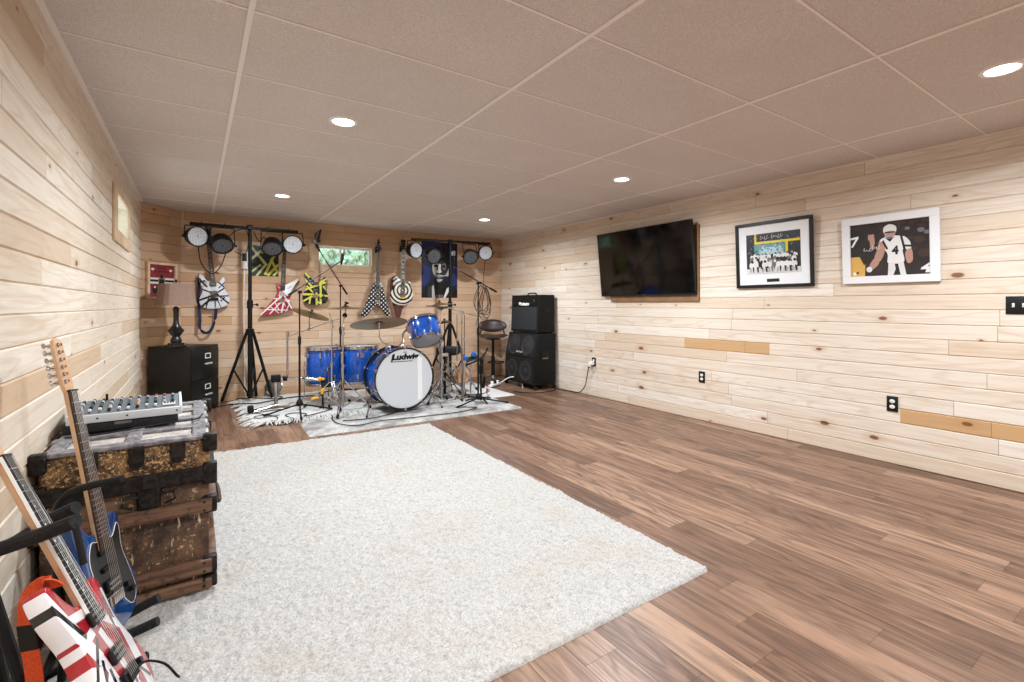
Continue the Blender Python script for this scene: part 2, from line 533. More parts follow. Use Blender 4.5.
# recessed LED downlights
LENS = M('led_lens', '#ffffff', .5, emit=(1, .97, .93), estr=14).m
RING = M('white_enamel_ring', '#f0ece6', .35).m
def downlight(x, y, label):
    t = thing('recessed_downlight', label, 'ceiling light', (x, y, H), None, 'recessed ceiling downlights')
    mb = MB(); mb.lathe([(.062, -.002), (.066, -.008), (.082, -.007), (.086, -.0005)], seg=32); mb.build('trim_ring', RING, t)
    mb = MB(); mb.disc((0, 0, -.004), (0, 0, -1), .064, 32); mb.build('lens', LENS, t)
    l = bpy.data.lights.new('downlight_lamp', 'AREA'); l.shape = 'DISK'; l.size = .12
    l.energy = LAMP_W; l.color = (.85, .93, 1); l.spread = math.radians(165)
    o = bpy.data.objects.new('downlight_lamp', l); COL.objects.link(o); o.parent = t; o.location = (0, 0, -.012)
    return t
LAMP_W = 48
for x, y, lb in ((.775, 3.07, 'round recessed ceiling light nearest the left wall in the front row, largest glow'),
                 (.765, 5.5, 'round recessed ceiling light above the drum kit, left of the hanging guitars with polka dots'),
                 (3.24, 5.52, 'round recessed ceiling light near the back wall in front of the amplifier stack'),
                 (3.25, 3.06, 'round recessed ceiling light out from the television on the right wall'),
                 (3.28, .6, 'round recessed ceiling light at the right edge of the picture'),
                 (.77, .6, 'added unseen recessed ceiling light overhead behind the viewpoint by the left wall'),  # this and the next two are unseen, added on the grid spacing for brightness
                 (.77, -1.85, 'added unseen recessed ceiling light at the room end behind the viewpoint, left'),
                 (3.27, -1.85, 'added unseen recessed ceiling light at the room end behind the viewpoint, right')):
    downlight(x, y, lb)

# camera
cam = bpy.data.cameras.new('camera'); cam.sensor_width = 36; cam.lens = 475 / 1024 * 36
cam.shift_y = -35.5 / 1024; cam.clip_start = .02
co = bpy.data.objects.new('camera', cam); COL.objects.link(co)
co.location = (0, 0, 1.22); co.rotation_euler = (PI / 2, 0, -math.atan2(317, 475))
SC.camera = co
SC.view_settings.view_transform = 'Standard'; SC.view_settings.look = 'None'
SC.view_settings.exposure = 0.; SC.view_settings.gamma = 1.; SC.view_settings.use_curve_mapping = False
# ------------------------------------------------------------------ rugs
def grid_mesh(name, corners, nx, ny, hfun, mat, skirt=.0, z0=0., parent=None):
    """corners: four floor points (x, y) in order, bilinear"""
    c = [np.array(p, float) for p in corners]
    s = np.linspace(0, 1, nx)[:, None, None]; t = np.linspace(0, 1, ny)[None, :, None]
    P = (1 - s) * (1 - t) * c[0] + s * (1 - t) * c[1] + s * t * c[2] + (1 - s) * t * c[3]
    Zh = hfun(nx, ny)
    edge = np.ones((nx, ny)); edge[0, :] = edge[-1, :] = 0; edge[:, 0] = edge[:, -1] = 0
    Zv = np.where(edge > 0, Zh, z0)
    v = np.concatenate([P, (Zv + 0.0)[..., None]], axis=2).reshape(-1, 3)
    i, j = np.meshgrid(np.arange(nx - 1), np.arange(ny - 1), indexing='ij')
    a = (i * ny + j).ravel()
    q = np.stack([a, a + ny, a + ny + 1, a + 1], 1)
    me = bpy.data.meshes.new(name)
    me.vertices.add(len(v)); me.vertices.foreach_set('co', v.ravel())
    me.loops.add(q.size); me.loops.foreach_set('vertex_index', q.ravel().astype(np.int32))
    me.polygons.add(len(q)); me.polygons.foreach_set('loop_start', (np.arange(len(q)) * 4).astype(np.int32))
    me.polygons.foreach_set('use_smooth', np.ones(len(q), bool))
    me.update(calc_edges=True); me.validate()
    me.materials.append(mat)
    ob = bpy.data.objects.new(name, me); COL.objects.link(ob)
    if parent is not None: ob.parent = parent
    return ob

def blur(a, n):
    for _ in range(n):
        a = (a + np.roll(a, 1, 0) + np.roll(a, -1, 0) + np.roll(a, 1, 1) + np.roll(a, -1, 1)) / 5
    return a

def shag(base, amp, n1=1):
    def f(nx, ny):
        r = blur(np.random.rand(nx, ny), n1); r = (r - r.mean()) / r.std()
        q = blur(np.random.rand(nx, ny), 40); q = (q - q.mean()) / q.std()
        return base + np.clip(r, -2, 2) * amp * .5 + q * amp * .25
    return f

m = M('shag_pile', '#d8d4ce', .95, spec=.1, sheen=.3)
f = m.noise(scale=130, detail=4, rough=.75); f2 = m.noise(scale=3.2, detail=3); f3 = m.noise(scale=40, detail=3, rough=.7)
base = m.ramp(f, [(.33, '#857f78'), (.46, '#ada8a2'), (.6, '#c3bfba')])
base = m.mix(f3.ramp(.36, .5, .5, 0), base, '#948e88')
base = m.mix(f2.ramp(.52, .72, 0, .35), base, '#aa9a87')
m.color(base); m.bump(f, .5, .006)
grid_o = grid_mesh('area_rug', [(-.47, 1.33), (1.962, 1.312), (1.991, 4.506), (-.42, 4.63)], 300, 400, shag(.015, .006), m.m)
tag(grid_o, 'large cream shag area rug in the middle of the brown plank floor', 'rug')

m = M('worn_rug', '#c9c5c0', .9, spec=.1)
f = m.noise(scale=60, detail=4); f2 = m.noise(scale=4.5, detail=4, rough=.65)
m.color(m.mix(f2.ramp(.42, .62), m.mix(f.ramp(.35, .6), '#a39f9b', '#c2bfba'), '#86827f')); m.bump(f, .3, .004)
o = grid_mesh('drum_rug', [(.88, 4.70), (3.24, 4.63), (3.27, 6.0), (.93, 6.0)], 120, 70, shag(.013, .002), m.m)
tag(o, 'worn pale grey rug under the bass drum, patterned with faded smudges', 'rug')
m = M('white_flatweave', '#dedbd6', .9, spec=.1)
f = m.noise(scale=70, detail=3); m.color(m.mix(f.ramp(.3, .6), '#b5b1ad', '#cecbc7')); m.bump(f, .3, .003)
o = grid_mesh('flatweave_rug', [(1.75, 5.38), (3.64, 5.36), (3.66, 6.95), (1.75, 6.95)], 100, 90, shag(.007, .001), m.m)
tag(o, 'white flat rug with its corner poking out in front of the bar stool', 'rug')

# fringed fluffy rug by the back wall
m = M('fluffy_fleece', '#e3e0db', .95, spec=.1, sheen=.4)
f = m.noise(scale=45, detail=4, rough=.7); m.color(m.mix(f.ramp(.35, .55), '#b3afa9', '#d4d2ce')); m.bump(f, .6, .01)
FLEECE = m.m
nb = 60
def edge_noise(i, s): return .035 * math.sin(i * 1.9 + s) + .03 * math.sin(i * .61 + 2 * s) + random.uniform(-.02, .02)
out = []
for i in range(nb): out.append((.46 + 1.2 * i / nb, 5.42 + edge_noise(i, 1) * .7))
for i in range(14): out.append((1.68 + edge_noise(i, 2), 5.42 + 1.5 * i / 14))
for i in range(24): out.append((1.66 - 1.16 * i / 24, 6.93 + edge_noise(i, 3) * .6))
for i in range(nb): out.append((.48 + edge_noise(i, 4), 6.92 - 1.5 * i / nb))
mb = MB(); mb.prism(out, .016, .040, bev=.011, seg=3)
fl = mb.build('fluffy_rug', FLEECE, ang=80); tag(fl, 'fluffy white rug with ragged fringed edge by the back wall', 'rug')
mb = MB()
for i, p in enumerate(out):
    if p[0] < .6 or p[1] < 5.55:
        for k in range(2):
            d = V((-1 if p[0] < .62 else random.uniform(-.3, .3), random.uniform(-.5, .5) if p[0] < .62 else -1, 0)).normalized() * random.uniform(.04, .1)
            q = V((p[0], p[1], .03)) + V((random.uniform(-.01, .01), random.uniform(-.01, .01), 0))
            mb.tube([q, q + d * .6 + V((0, 0, -.012)), q + d + V((0, 0, -.0225))], [.008, .006, .002], 5)
tag(mb.build('fringe', FLEECE, fl), kind='stuff')

# ------------------------------------------------------------------ steamer trunk
TR = (-.49, .065, 2.39, 3.29)     # x0 x1 y0 y1
tcx, tcy = (TR[0] + TR[1]) / 2, (TR[2] + TR[3]) / 2
tw, td = TR[1] - TR[0], TR[3] - TR[2]
m = M('worn_trunk_canvas', '#3a2a20', .7)
f = m.noise(scale=9, detail=6, rough=.7); f2 = m.noise(scale=70, detail=4, rough=.7); x, y, z = m.xyz()
f3 = m.noise(m.vec(x * 60, y * 60, z * 8), 1., 4, .7)
base = m.mix(f.ramp(.4, .62), '#35241b', '#6b4f3a')
base = m.mix(f2.ramp(.58, .66) * f.ramp(.42, .55), base, '#c9a878')
base = m.mix(f3.ramp(.61, .68), base, '#d8c2a0')
m.color(base); m.bump(f2, .3, .004); TCAN = m.m
m = M('worn_gilt_canvas', '#7a5a38', .65)
f = m.noise(scale=14, detail=6, rough=.75); f2 = m.noise(scale=90, detail=4, rough=.75)
base = m.mix(f.ramp(.42, .6), '#3a2619', '#8a6540'); base = m.mix(f2.ramp(.52, .62), base, '#d0aa74'); m.color(base); m.bump(f2, .3, .004); TGILT = m.m
m = M('trunk_slat_oak', '#5e4231', .6)
x, y, z = m.xyz(); f = m.noise(m.vec(x * 5, y * 5, z * 50), 1., 5, .6); f2 = m.noise(scale=30, detail=5)
m.color(m.mix(f2.ramp(.55, .75), m.mix(f.ramp(.35, .65), '#4a3022', '#7d5a42'), '#241710')); m.bump(f, .3, .003); TSLAT = m.m
TIRON = speck('dark_trunk_iron', '#161313', '#2f2824', 45, .55, .3, metal=.5)
m = M('lid_canvas_grey', '#a39a92', .75)
f = m.noise(scale=11, detail=6, rough=.7); f2 = m.noise(scale=60, detail=4)
base = m.mix(f.ramp(.35, .6), '#8d847d', '#c4bbb2'); base = m.mix(f2.ramp(.62, .7), base, '#4c4039'); m.color(base); m.bump(f2, .25, .003); TLID = m.m
m = M('lid_slat_grey', '#6d6a6a', .6)
f = m.noise(scale=30, detail=5, rough=.7); m.color(m.mix(f.ramp(.4, .62), '#57545a', '#8f8a88')); m.bump(f, .3, .003); TLS = m.m
TB = V((tcx, tcy, .03))
trunk = thing('steamer_trunk', 'battered brown slatted steamer trunk against the left wall with a grey lid', 'trunk', TB)
ZB, ZS, ZT = 0.03, .50, .66
mb = MB(); mb.box((tcx, tcy, (ZB + ZS) / 2), (tw - .03, td - .03, ZS - ZB), bev=.006, seg=2); mb.build('trunk_body', TCAN, trunk, TB)
mb = MB(); mb.box((tcx, tcy, (ZS + ZT) / 2 + .004), (tw - .024, td - .024, ZT - ZS - .012), bev=.012, seg=3)
lid = mb.build('trunk_lid', TGILT, trunk, TB)
# lid top canvas panels between the slats (canvas shows in patches), all of the lid
nx_, ny_ = 4, 4
mb = MB(); mb.box((tcx, tcy, ZT - .006), (tw - .03, td - .03, .010), bev=.004); mb.build('lid_panel', TLID, lid, TB)
for k in range(5):
    yy = TR[2] + .03 + (td - .06) * k / 4
    mb = MB(); mb.box((tcx, yy, ZT + .004), (tw - .02, .062, .016), bev=.005, seg=2); mb.build('lid_slat', TLS, lid, TB)
for k in range(3):
    xx = TR[0] + .05 + (tw - .1) * k / 2
    mb = MB(); mb.box((xx, tcy, ZT + .0062), (.05, td - .01, .0165), bev=.004)
    for q in range(9): mb.ball((xx, TR[2] + .04 + (td - .08) * q / 8, ZT + .0145), .007, seg=8, sc=(1, 1, .5))
    mb.build('lid_strap', TLS, lid, TB)
for sy, yy in ((-1, TR[2]), (1, TR[3])):        # slats on the two ends
    for zc, hh in ((.379, .056), (.123, .058)):
        mb = MB(); mb.box((tcx, yy + sy * .004, zc), (tw - .01, .03, hh), bev=.006, seg=2); mb.build('body_slat', TSLAT, trunk, TB)
    mb = MB(); mb.box((tcx, yy + sy * .001, .05), (tw - .008, .026, .046), bev=.006, seg=2); mb.build('base_rail', TSLAT, trunk, TB)
    mb = MB(); mb.box((tcx, yy + sy * .0015, ZS + .012), (tw - .012, .026, .06), bev=.004); mb.build('lid_edge_band', TIRON, trunk, TB)
for zc, hh in ((.379, .056), (.123, .058)):     # and along the room side
    mb = MB(); mb.box((TR[1] - .002, tcy, zc), (.03, td - .05, hh), bev=.006, seg=2); mb.build('body_slat', TSLAT, trunk, TB)
mb = MB(); mb.box((TR[1] - .007, tcy, ZS + .012), (.026, td - .03, .06), bev=.004); mb.build('lid_edge_band', TIRON, trunk, TB)
for xx in (TR[0] + .012, TR[1] - .012):         # iron corner caps
    for yy in (TR[2] + .01, TR[3] - .01):
        for zc, hh in ((ZT - .02, .075), (ZS + .01, .09), (.379, .07), (.123, .07), (.055, .05)):
            mb = MB(); mb.box((xx, yy, zc), (.052, .044, hh), bev=.007, seg=2)
            for dz in (-.25, .25): mb.ball((xx + (.02 if xx < tcx else -.02), yy - .027 if yy < tcy else yy + .027, zc + dz * hh), .006, seg=8)
            mb.build('corner_cap', TIRON, trunk, TB)
for xx in (tcx - .12, tcx + .02, tcx + .155):   # hanging straps and scalloped clasps over the lid edge
    mb = MB()
    mb.box((xx, TR[2] - .0005, ZT - .03), (.05, .012, .06), bev=.004)
    mb.cyl((xx, TR[2] - .006, ZT - .062), (xx, TR[2] + .008, ZT - .062), .025, seg=16)
    mb.build('lid_clasp', TIRON, lid, TB)
mb = MB()                                        # big lock plate in the middle
mb.box((tcx + .06, TR[2] - .006, ZS - .03), (.075, .02, .14), bev=.012, seg=2)
mb.cyl((tcx + .06, TR[2] - .022, ZS - .055), (tcx + .06, TR[2] - .01, ZS - .055), .03, seg=20)
mb.box((tcx + .06, TR[2] - .02, ZS + .012), (.05, .02, .05), bev=.008)
mb.build('lock_plate', TIRON, trunk, TB)
for sx in (-1, 1):
    mb = MB(); mb.tube([(tcx + .06 + sx * .03, TR[2] - .006, ZS - .04), (tcx + .06 + sx * .08, TR[2] - .016, ZS - .035), (tcx + .06 + sx * .085, TR[2] - .016, ZS - .065), (tcx + .06 + sx * .05, TR[2] - .016, ZS - .078)], .006, 8)
    mb.build('draw_bolt', TIRON, trunk, TB)
mb = MB()
mb.tube(spline([(TR[1] + .004, tcy - .14, .30), (TR[1] + .03, tcy - .12, .27), (TR[1] + .036, tcy, .25), (TR[1] + .03, tcy + .12, .27), (TR[1] + .004, tcy + .14, .30)], 6), .011, 8)
mb.build('side_handle', speck('old_leather', '#3b2415', '#24150c', 30, .6, .2), trunk, TB)
for xx in (TR[0] + .06, TR[1] - .06):
    for yy in (TR[2] + .06, TR[3] - .06):
        mb = MB(); mb.cyl((xx, yy, .0205), (xx, yy, .045), .02, seg=14); mb.build('foot', TIRON, trunk, TB)

# ------------------------------------------------------------------ mixer on a flat case on the trunk
CASE = speck('black_case_vinyl', '#131314', '#1d1d1f', 90, .6, .2)
cz0 = ZT + .0145
ca = thing('equipment_case', 'flat black case lying on the trunk lid under the mixing desk', 'case', (-.27, 2.84, cz0), (0, 0, math.radians(2)))
mb = MB(); mb.box((0, 0, .023), (.40, .27, .046), bev=.006, seg=2); mb.build('case_body', CASE, ca)
mb = MB(); mb.box((0, -.135, .03), (.06, .006, .014), bev=.002); mb.build('latch', STEEL, ca)
mx = thing('mixing_desk', 'grey and white mixing desk with rows of knobs on top of the trunk', 'mixer', (-.255, 2.84, cz0 + .046), (math.radians(1.5), 0, math.radians(2)))
DESK = speck('desk_grey', '#5a6064', '#666b70', 50, .45, .02)
DESKL = M('desk_pale', '#c9ccce', .4).m
mb = MB(); out = [(-.135, 0), (.135, 0), (.135, .046), (.06, .044), (-.135, .03)]
T = Matrix(((0, 0, 1, 0), (1, 0, 0, 0), (0, 1, 0, 0), (0, 0, 0, 1)))
mb.prism(out, -.19, .19, bev=.003, T=T); mb.build('chassis', DESK, mx)
mb = MB()
for s in (-1, 1):
    mb2 = MB(); mb2.prism([(-.145, -.002), (.14, -.002), (.14, .052), (.06, .050), (-.145, .036)], s * .195 - .006, s * .195 + .006, bev=.004, T=T); mb2.build('end_cheek', DESKL, mx)
mb = MB(); mb.box((0, -.141, .017), (.40, .014, .036), bev=.006, seg=2)
for xx in (-.1, .0, .18): mb.cyl((xx, -.149, .018), (xx, -.1475, .018), .004, seg=10, m=1)
mb.build('front_rail', [DESKL, BLACKPL], mx)
KC = {'k': M('knob_black', '#17181a', .4).m, 'r': M('knob_red', '#c4392e', .4).m, 'w': M('knob_white', '#d8dadb', .4).m, 'b': M('knob_teal', '#4f6b74', .4).m, 't': M('knob_tan', '#d6a98a', .4).m}
def surf(y):
    if y < .06: return .03 + (y + .135) / .195 * .014
    return .044 + (y - .06) / .075 * .002
for i in range(11):
    for k in range(7):
        xx = -.165 + .033 * i; yy = -.03 + .022 * k
        c = 'b' if k in (1, 2) else ('k' if (i + k) % 3 else 'w')
        if i in (8, 9) and k > 4: c = 'r'
        if i == 6: c = 't' if k < 3 else c
        mb = MB(); mb.cyl((xx, yy, surf(yy)), (xx, yy, surf(yy) + .012), .0065, .005, 10); mb.build('knob', KC[c], mx)
for i in range(9):
    xx = -.165 + .033 * i
    mb = MB(); mb.box((xx, -.075, surf(-.075) + .001), (.003, .06, .002), m=1); mb.box((xx, -.09 + .035 * ((i * 7) % 5) / 5, surf(-.08) + .007), (.012, .018, .011), bev=.002)
    mb.build('fader', [KC['w'] if i % 3 else KC['k'], BLACKPL], mx)
mb = MB(); mb.box((.15, -.06, surf(-.06) + .002), (.05, .07, .004), bev=.001)
for k in range(4): mb.box((.135 + .011 * k, -.05, surf(-.05) + .006), (.005, .03, .006), m=1)
mb.build('meter_panel', [DESKL, KC['k']], mx)
mb = MB()
mb.tube([(-.09, .12, .044), (-.09, .12, .075)], .005, 8); mb.build('antenna_stub', BLACKPL, mx)
mb = MB(); pts = spline([(-.44, 2.62, ZT + .02), (-.36, 2.60, ZT + .022), (-.24, 2.62, ZT + .025), (-.1, 2.66, ZT + .027), (.0, 2.68, ZT + .027), (.03, 2.78, ZT + .027)], 8)
mb.tube(pts, .0035, 6); o = mb.build('audio_cable', RUBBER); tag(o, 'thin black cable lying across the trunk lid before the mixing desk', 'cable')

# ------------------------------------------------------------------ filing cabinet in the corner with a lamp
FCB = speck('speckled_black_steel', '#0d0d0c', '#1e1c18', 110, .4, .05, lo=.5, hi=.62)
FCF = M('black_drawer_steel', '#101010', .35).m
a = math.radians(52); w_, d_, h_ = .45, .50, .76
near = V((-.045, 6.35, 0)); fx_ = V((math.cos(a), math.sin(a), 0)); dx_ = V((-math.sin(a), math.cos(a), 0))
fc = thing('filing_cabinet', 'black two-drawer filing cabinet standing angled in the back left corner', 'cabinet', near + fx_ * w_ / 2 + dx_ * d_ / 2, (0, 0, a))
mb = MB(); mb.box((0, 0, h_ / 2), (w_, d_, h_), bev=.006, seg=2); mb.build('cabinet_body', FCB, fc)
for zc in (.20, .555):
    mb = MB(); mb.box((0, -d_ / 2 - .006, zc), (w_ - .02, .014, .335), bev=.004, seg=2); dr = mb.build('drawer', FCF, fc)
    mb = MB(); zz = zc + .085
    for q in ((0, .026, .085, .007), (0, -.026, .085, .007), (-.039, 0, .007, .059), (.039, 0, .007, .059)): mb.box((q[0] + .03, -d_ / 2 - .016, zz + q[1]), (q[2], .006, q[3]))
    mb.build('label_holder', WHITE, dr)
    mb = MB(); mb.box((.03, -d_ / 2 - .03, zc - .005), (.11, .012, .022), bev=.004)
    for sx in (-.045, .045): mb.box((.03 + sx, -d_ / 2 - .02, zc - .005), (.01, .018, .016))
    mb.build('drawer_pull', M('bright_pull', '#dcdcd8', .25, .6).m, dr)
lamp = thing('table_lamp', 'table lamp with turned black base and taupe shade on the filing cabinet', 'lamp', (-.175, 6.47, h_), (0, 0, .35))
LB = M('black_lacquer', '#0e0d0d', .3, coat=.4).m
mb = MB(); mb.box((0, 0, .012), (.16, .16, .024), bev=.004); mb.box((0, 0, .034), (.125, .125, .022), bev=.005)
for s in (-1, 1): mb.box((s * .055, -.085, .013), (.03, .012, .02), bev=.003)
mb.build('plinth', LB, lamp)
mb = MB(); mb.lathe([(.045, .044), (.052, .056), (.055, .075), (.045, .10), (.036, .112), (.038, .122), (.055, .145), (.075, .175), (.078, .186), (.06, .205), (.036, .235), (.027, .27), (.024, .33), (.027, .40), (.031, .425), (.024, .432), (.02, .445), (.0, .446)], seg=28, cap0=True); mb.build('turned_base', LB, lamp)
SH = speck('linen_shade', '#7d6355', '#8c7161', 130, .85, .2)
def sq(q): c = max(abs(math.cos(q)), abs(math.sin(q))); return min(1 / c, 1.22) * .92
mb = MB(); mb.lathe([(.185, .46), (.176, .50), (.167, .56), (.160, .62), (.154, .70)], seg=48, sq=sq)
mb.lathe([(.151, .70), (.157, .62), (.173, .50), (.182, .46)], seg=48, sq=sq); mb.build('lamp_shade', SH, lamp, ang=25)
mb = MB(); mb.tube([(0, 0, .44), (0, 0, .72)], .004, 8); mb.ball((0, 0, .735), .013, sc=(1, 1, 1.3))
for q in range(3): mb.tube([(0, 0, .69), (.15 * math.cos(2.1 * q), .15 * math.sin(2.1 * q), .69)], .002, 6)
mb.build('harp_and_finial', LB, lamp)
mb = MB(); mb.ball((0, 0, .55), .03, sc=(1, 1, 1.3)); mb.build('bulb', M('bulb_glass', '#f2efe8', .2).m, lamp)

# red framed print on the corner wall
dn = V((1, -1, 0)).normalized()
dd_ = (P1 - P0).normalized()
t0 = V((-.465, 6.715, 0)); t1 = V((-.2, 6.98, 0)); fw = (t1 - t0).length
pc_ = (t0 + t1) / 2; fr = frame((0, 0, 1), dn)
def wall_frame(name, label, cat, c, F, w, h, prof, dep, fm):
    t = thing(name, label, cat, c, F)
    mb = MB()
    for q in ((0, h / 2 - prof / 2, w, prof), (0, -h / 2 + prof / 2, w, prof), (-w / 2 + prof / 2, 0, prof, h - 2 * prof), (w / 2 - prof / 2, 0, prof, h - 2 * prof)):
        mb.box((q[0], q[1], dep / 2), (q[2], q[3], dep), bev=.003)
    mb.build('frame', fm, t); return t
NATW = speck('natural_frame_wood', '#dcc0a0', '#cfae89', 14, .5, .05)
z_ = 1.505
red = wall_frame('framed_print', 'small red print in a natural wood frame on the corner wall behind the lamp', 'picture', V((pc_.x, pc_.y, z_)) + dn * .004, fr, fw - .0, .42, .028, .035, NATW)
RED = speck('print_red', '#7d1f26', '#8d2830', 20, .6, .0); PW = M('print_offwhite', '#d9d2cb', .6).m; PB = M('print_black', '#141214', .6).m; PTAN = M('print_tan', '#8d7a63', .6).m
mb = MB(); hw = fw / 2 - .03
mb.box((0, 0, .008), (fw - .05, .37, .006), m=0)
zz = .0115
mb.poly([(-hw, -.035), (hw, -.035), (hw, .035), (-hw, .035)], zz, 1); mb.poly([(-hw, -.013), (hw, -.013), (hw, .013), (-hw, .013)], zz + .0003, 2)
mb.poly(ell(0, .005, .045, .05), zz + .0006, 3); mb.poly(ell(0, .05, .022, .026), zz + .0007, 2); mb.poly([(-.03, .02), (.03, .02), (.04, -.05), (-.04, -.05)], zz + .0009, 2)
random.seed(3)
for row, (n, yy, ww, hh) in enumerate(((5, .145, .12, .028), (9, .105, .2, .024))):
    for k in range(n):
        cx_ = -ww / 2 + ww * (k + .5) / n; s = ww / n * .36
        mb.poly([(cx_ - s, yy - hh / 2), (cx_ + s * random.uniform(.3, 1), yy - hh / 2 + random.uniform(0, .008)), (cx_ + s, yy + hh / 2), (cx_ - s * random.uniform(.3, 1), yy + hh / 2)], zz + .0003, 2)
mb.poly(ell(-.11, .13, .02, .014), zz + .0003, 1); mb.poly(ell(.115, .125, .02, .014), zz + .0003, 1)
mb.poly(ell(-.085, -.1, .03, .05), zz + .0003, 2); mb.poly(ell(-.085, -.075, .012, .012), zz + .0006, 1); mb.poly(ell(.06, -.11, .05, .03), zz + .0003, 2)
mb.build('print', [RED, PW, PB, PTAN], red)
# ------------------------------------------------------------------ guitars
def stripes(m, base, layers):
    x, y, z = m.xyz()
    c = base
    for col, segs in layers:
        mask = None
        for x0, y0, x1, y1, hw in segs:
            L = math.hypot(x1 - x0, y1 - y0); ux, uy = (x1 - x0) / L, (y1 - y0) / L
            px, py = x - x0, y - y0
            d = (px * -uy + py * ux).abs().lt(hw)
            t = px * ux + py * uy
            k = d * t.gt(-.001) * t.lt(L)
            mask = k if mask is None else mask.max(k)
        c = m.mix(mask, c, col)
    m.color(c); return m

STRAT = spline([(-.03, .125), (-.05, .128), (-.075, .155), (-.105, .205), (-.13, .20), (-.137, .14), (-.116, .05), (-.122, -.02), (-.154, -.09),
                (-.14, -.17), (-.08, -.205), (0, -.212), (.08, -.203), (.144, -.165), (.158, -.09), (.13, -.02), (.113, .04), (.123, .09), (.128, .14), (.108, .16), (.08, .128), (.055, .10), (.03, .098)], 4, True)
LP = spline([(-.035, .16), (-.07, .205), (-.115, .20), (-.15, .145), (-.14, .047), (-.17, -.02), (-.19, -.087), (-.155, -.175), (-.08, -.215), (0, -.226), (.07, -.213), (.14, -.165), (.171, -.07), (.145, .03), (.125, .08), (.128, .125), (.11, .142), (.075, .125), (.05, .10), (.03, .11)], 4, True)
VEE = [(-.042, .206), (.042, .206), (.075, .16), (.12, -.02), (.208, -.28), (.204, -.298), (.185, -.304), (.137, -.28), (.02, -.125), (-.02, -.125), (-.15, -.285), (-.2, -.308), (-.226, -.302), (-.228, -.284), (-.13, -.02), (-.075, .16)]
STAR = [(-.03, .135), (-.036, .139), (-.08, .152), (-.052, .053), (-.094, -.054), (-.262, -.288), (-.123, -.262), (.013, -.237), (.14, -.182), (.102, -.075), (.086, .005), (.137, .121), (.198, .236), (.102, .178), (.03, .135)]

def shaft(mb, y0, y1, w0, w1, z, dep, m=0, seg=8):
    vs, fs = [], []
    for y, w in ((y0, w0), (y1, w1)):
        for k in range(seg + 1):
            q = PI * k / seg
            vs.append((w / 2 * math.cos(q), y, z - dep * math.sin(q)))
    n = seg + 1
    for k in range(seg): fs.append([k, k + 1, n + k + 1, n + k])
    fs.append([seg, 0, n, n + seg]); fs.append(list(range(n))[::-1]); fs.append([n + k for k in range(n)])
    mb.add(vs, fs, m, True)

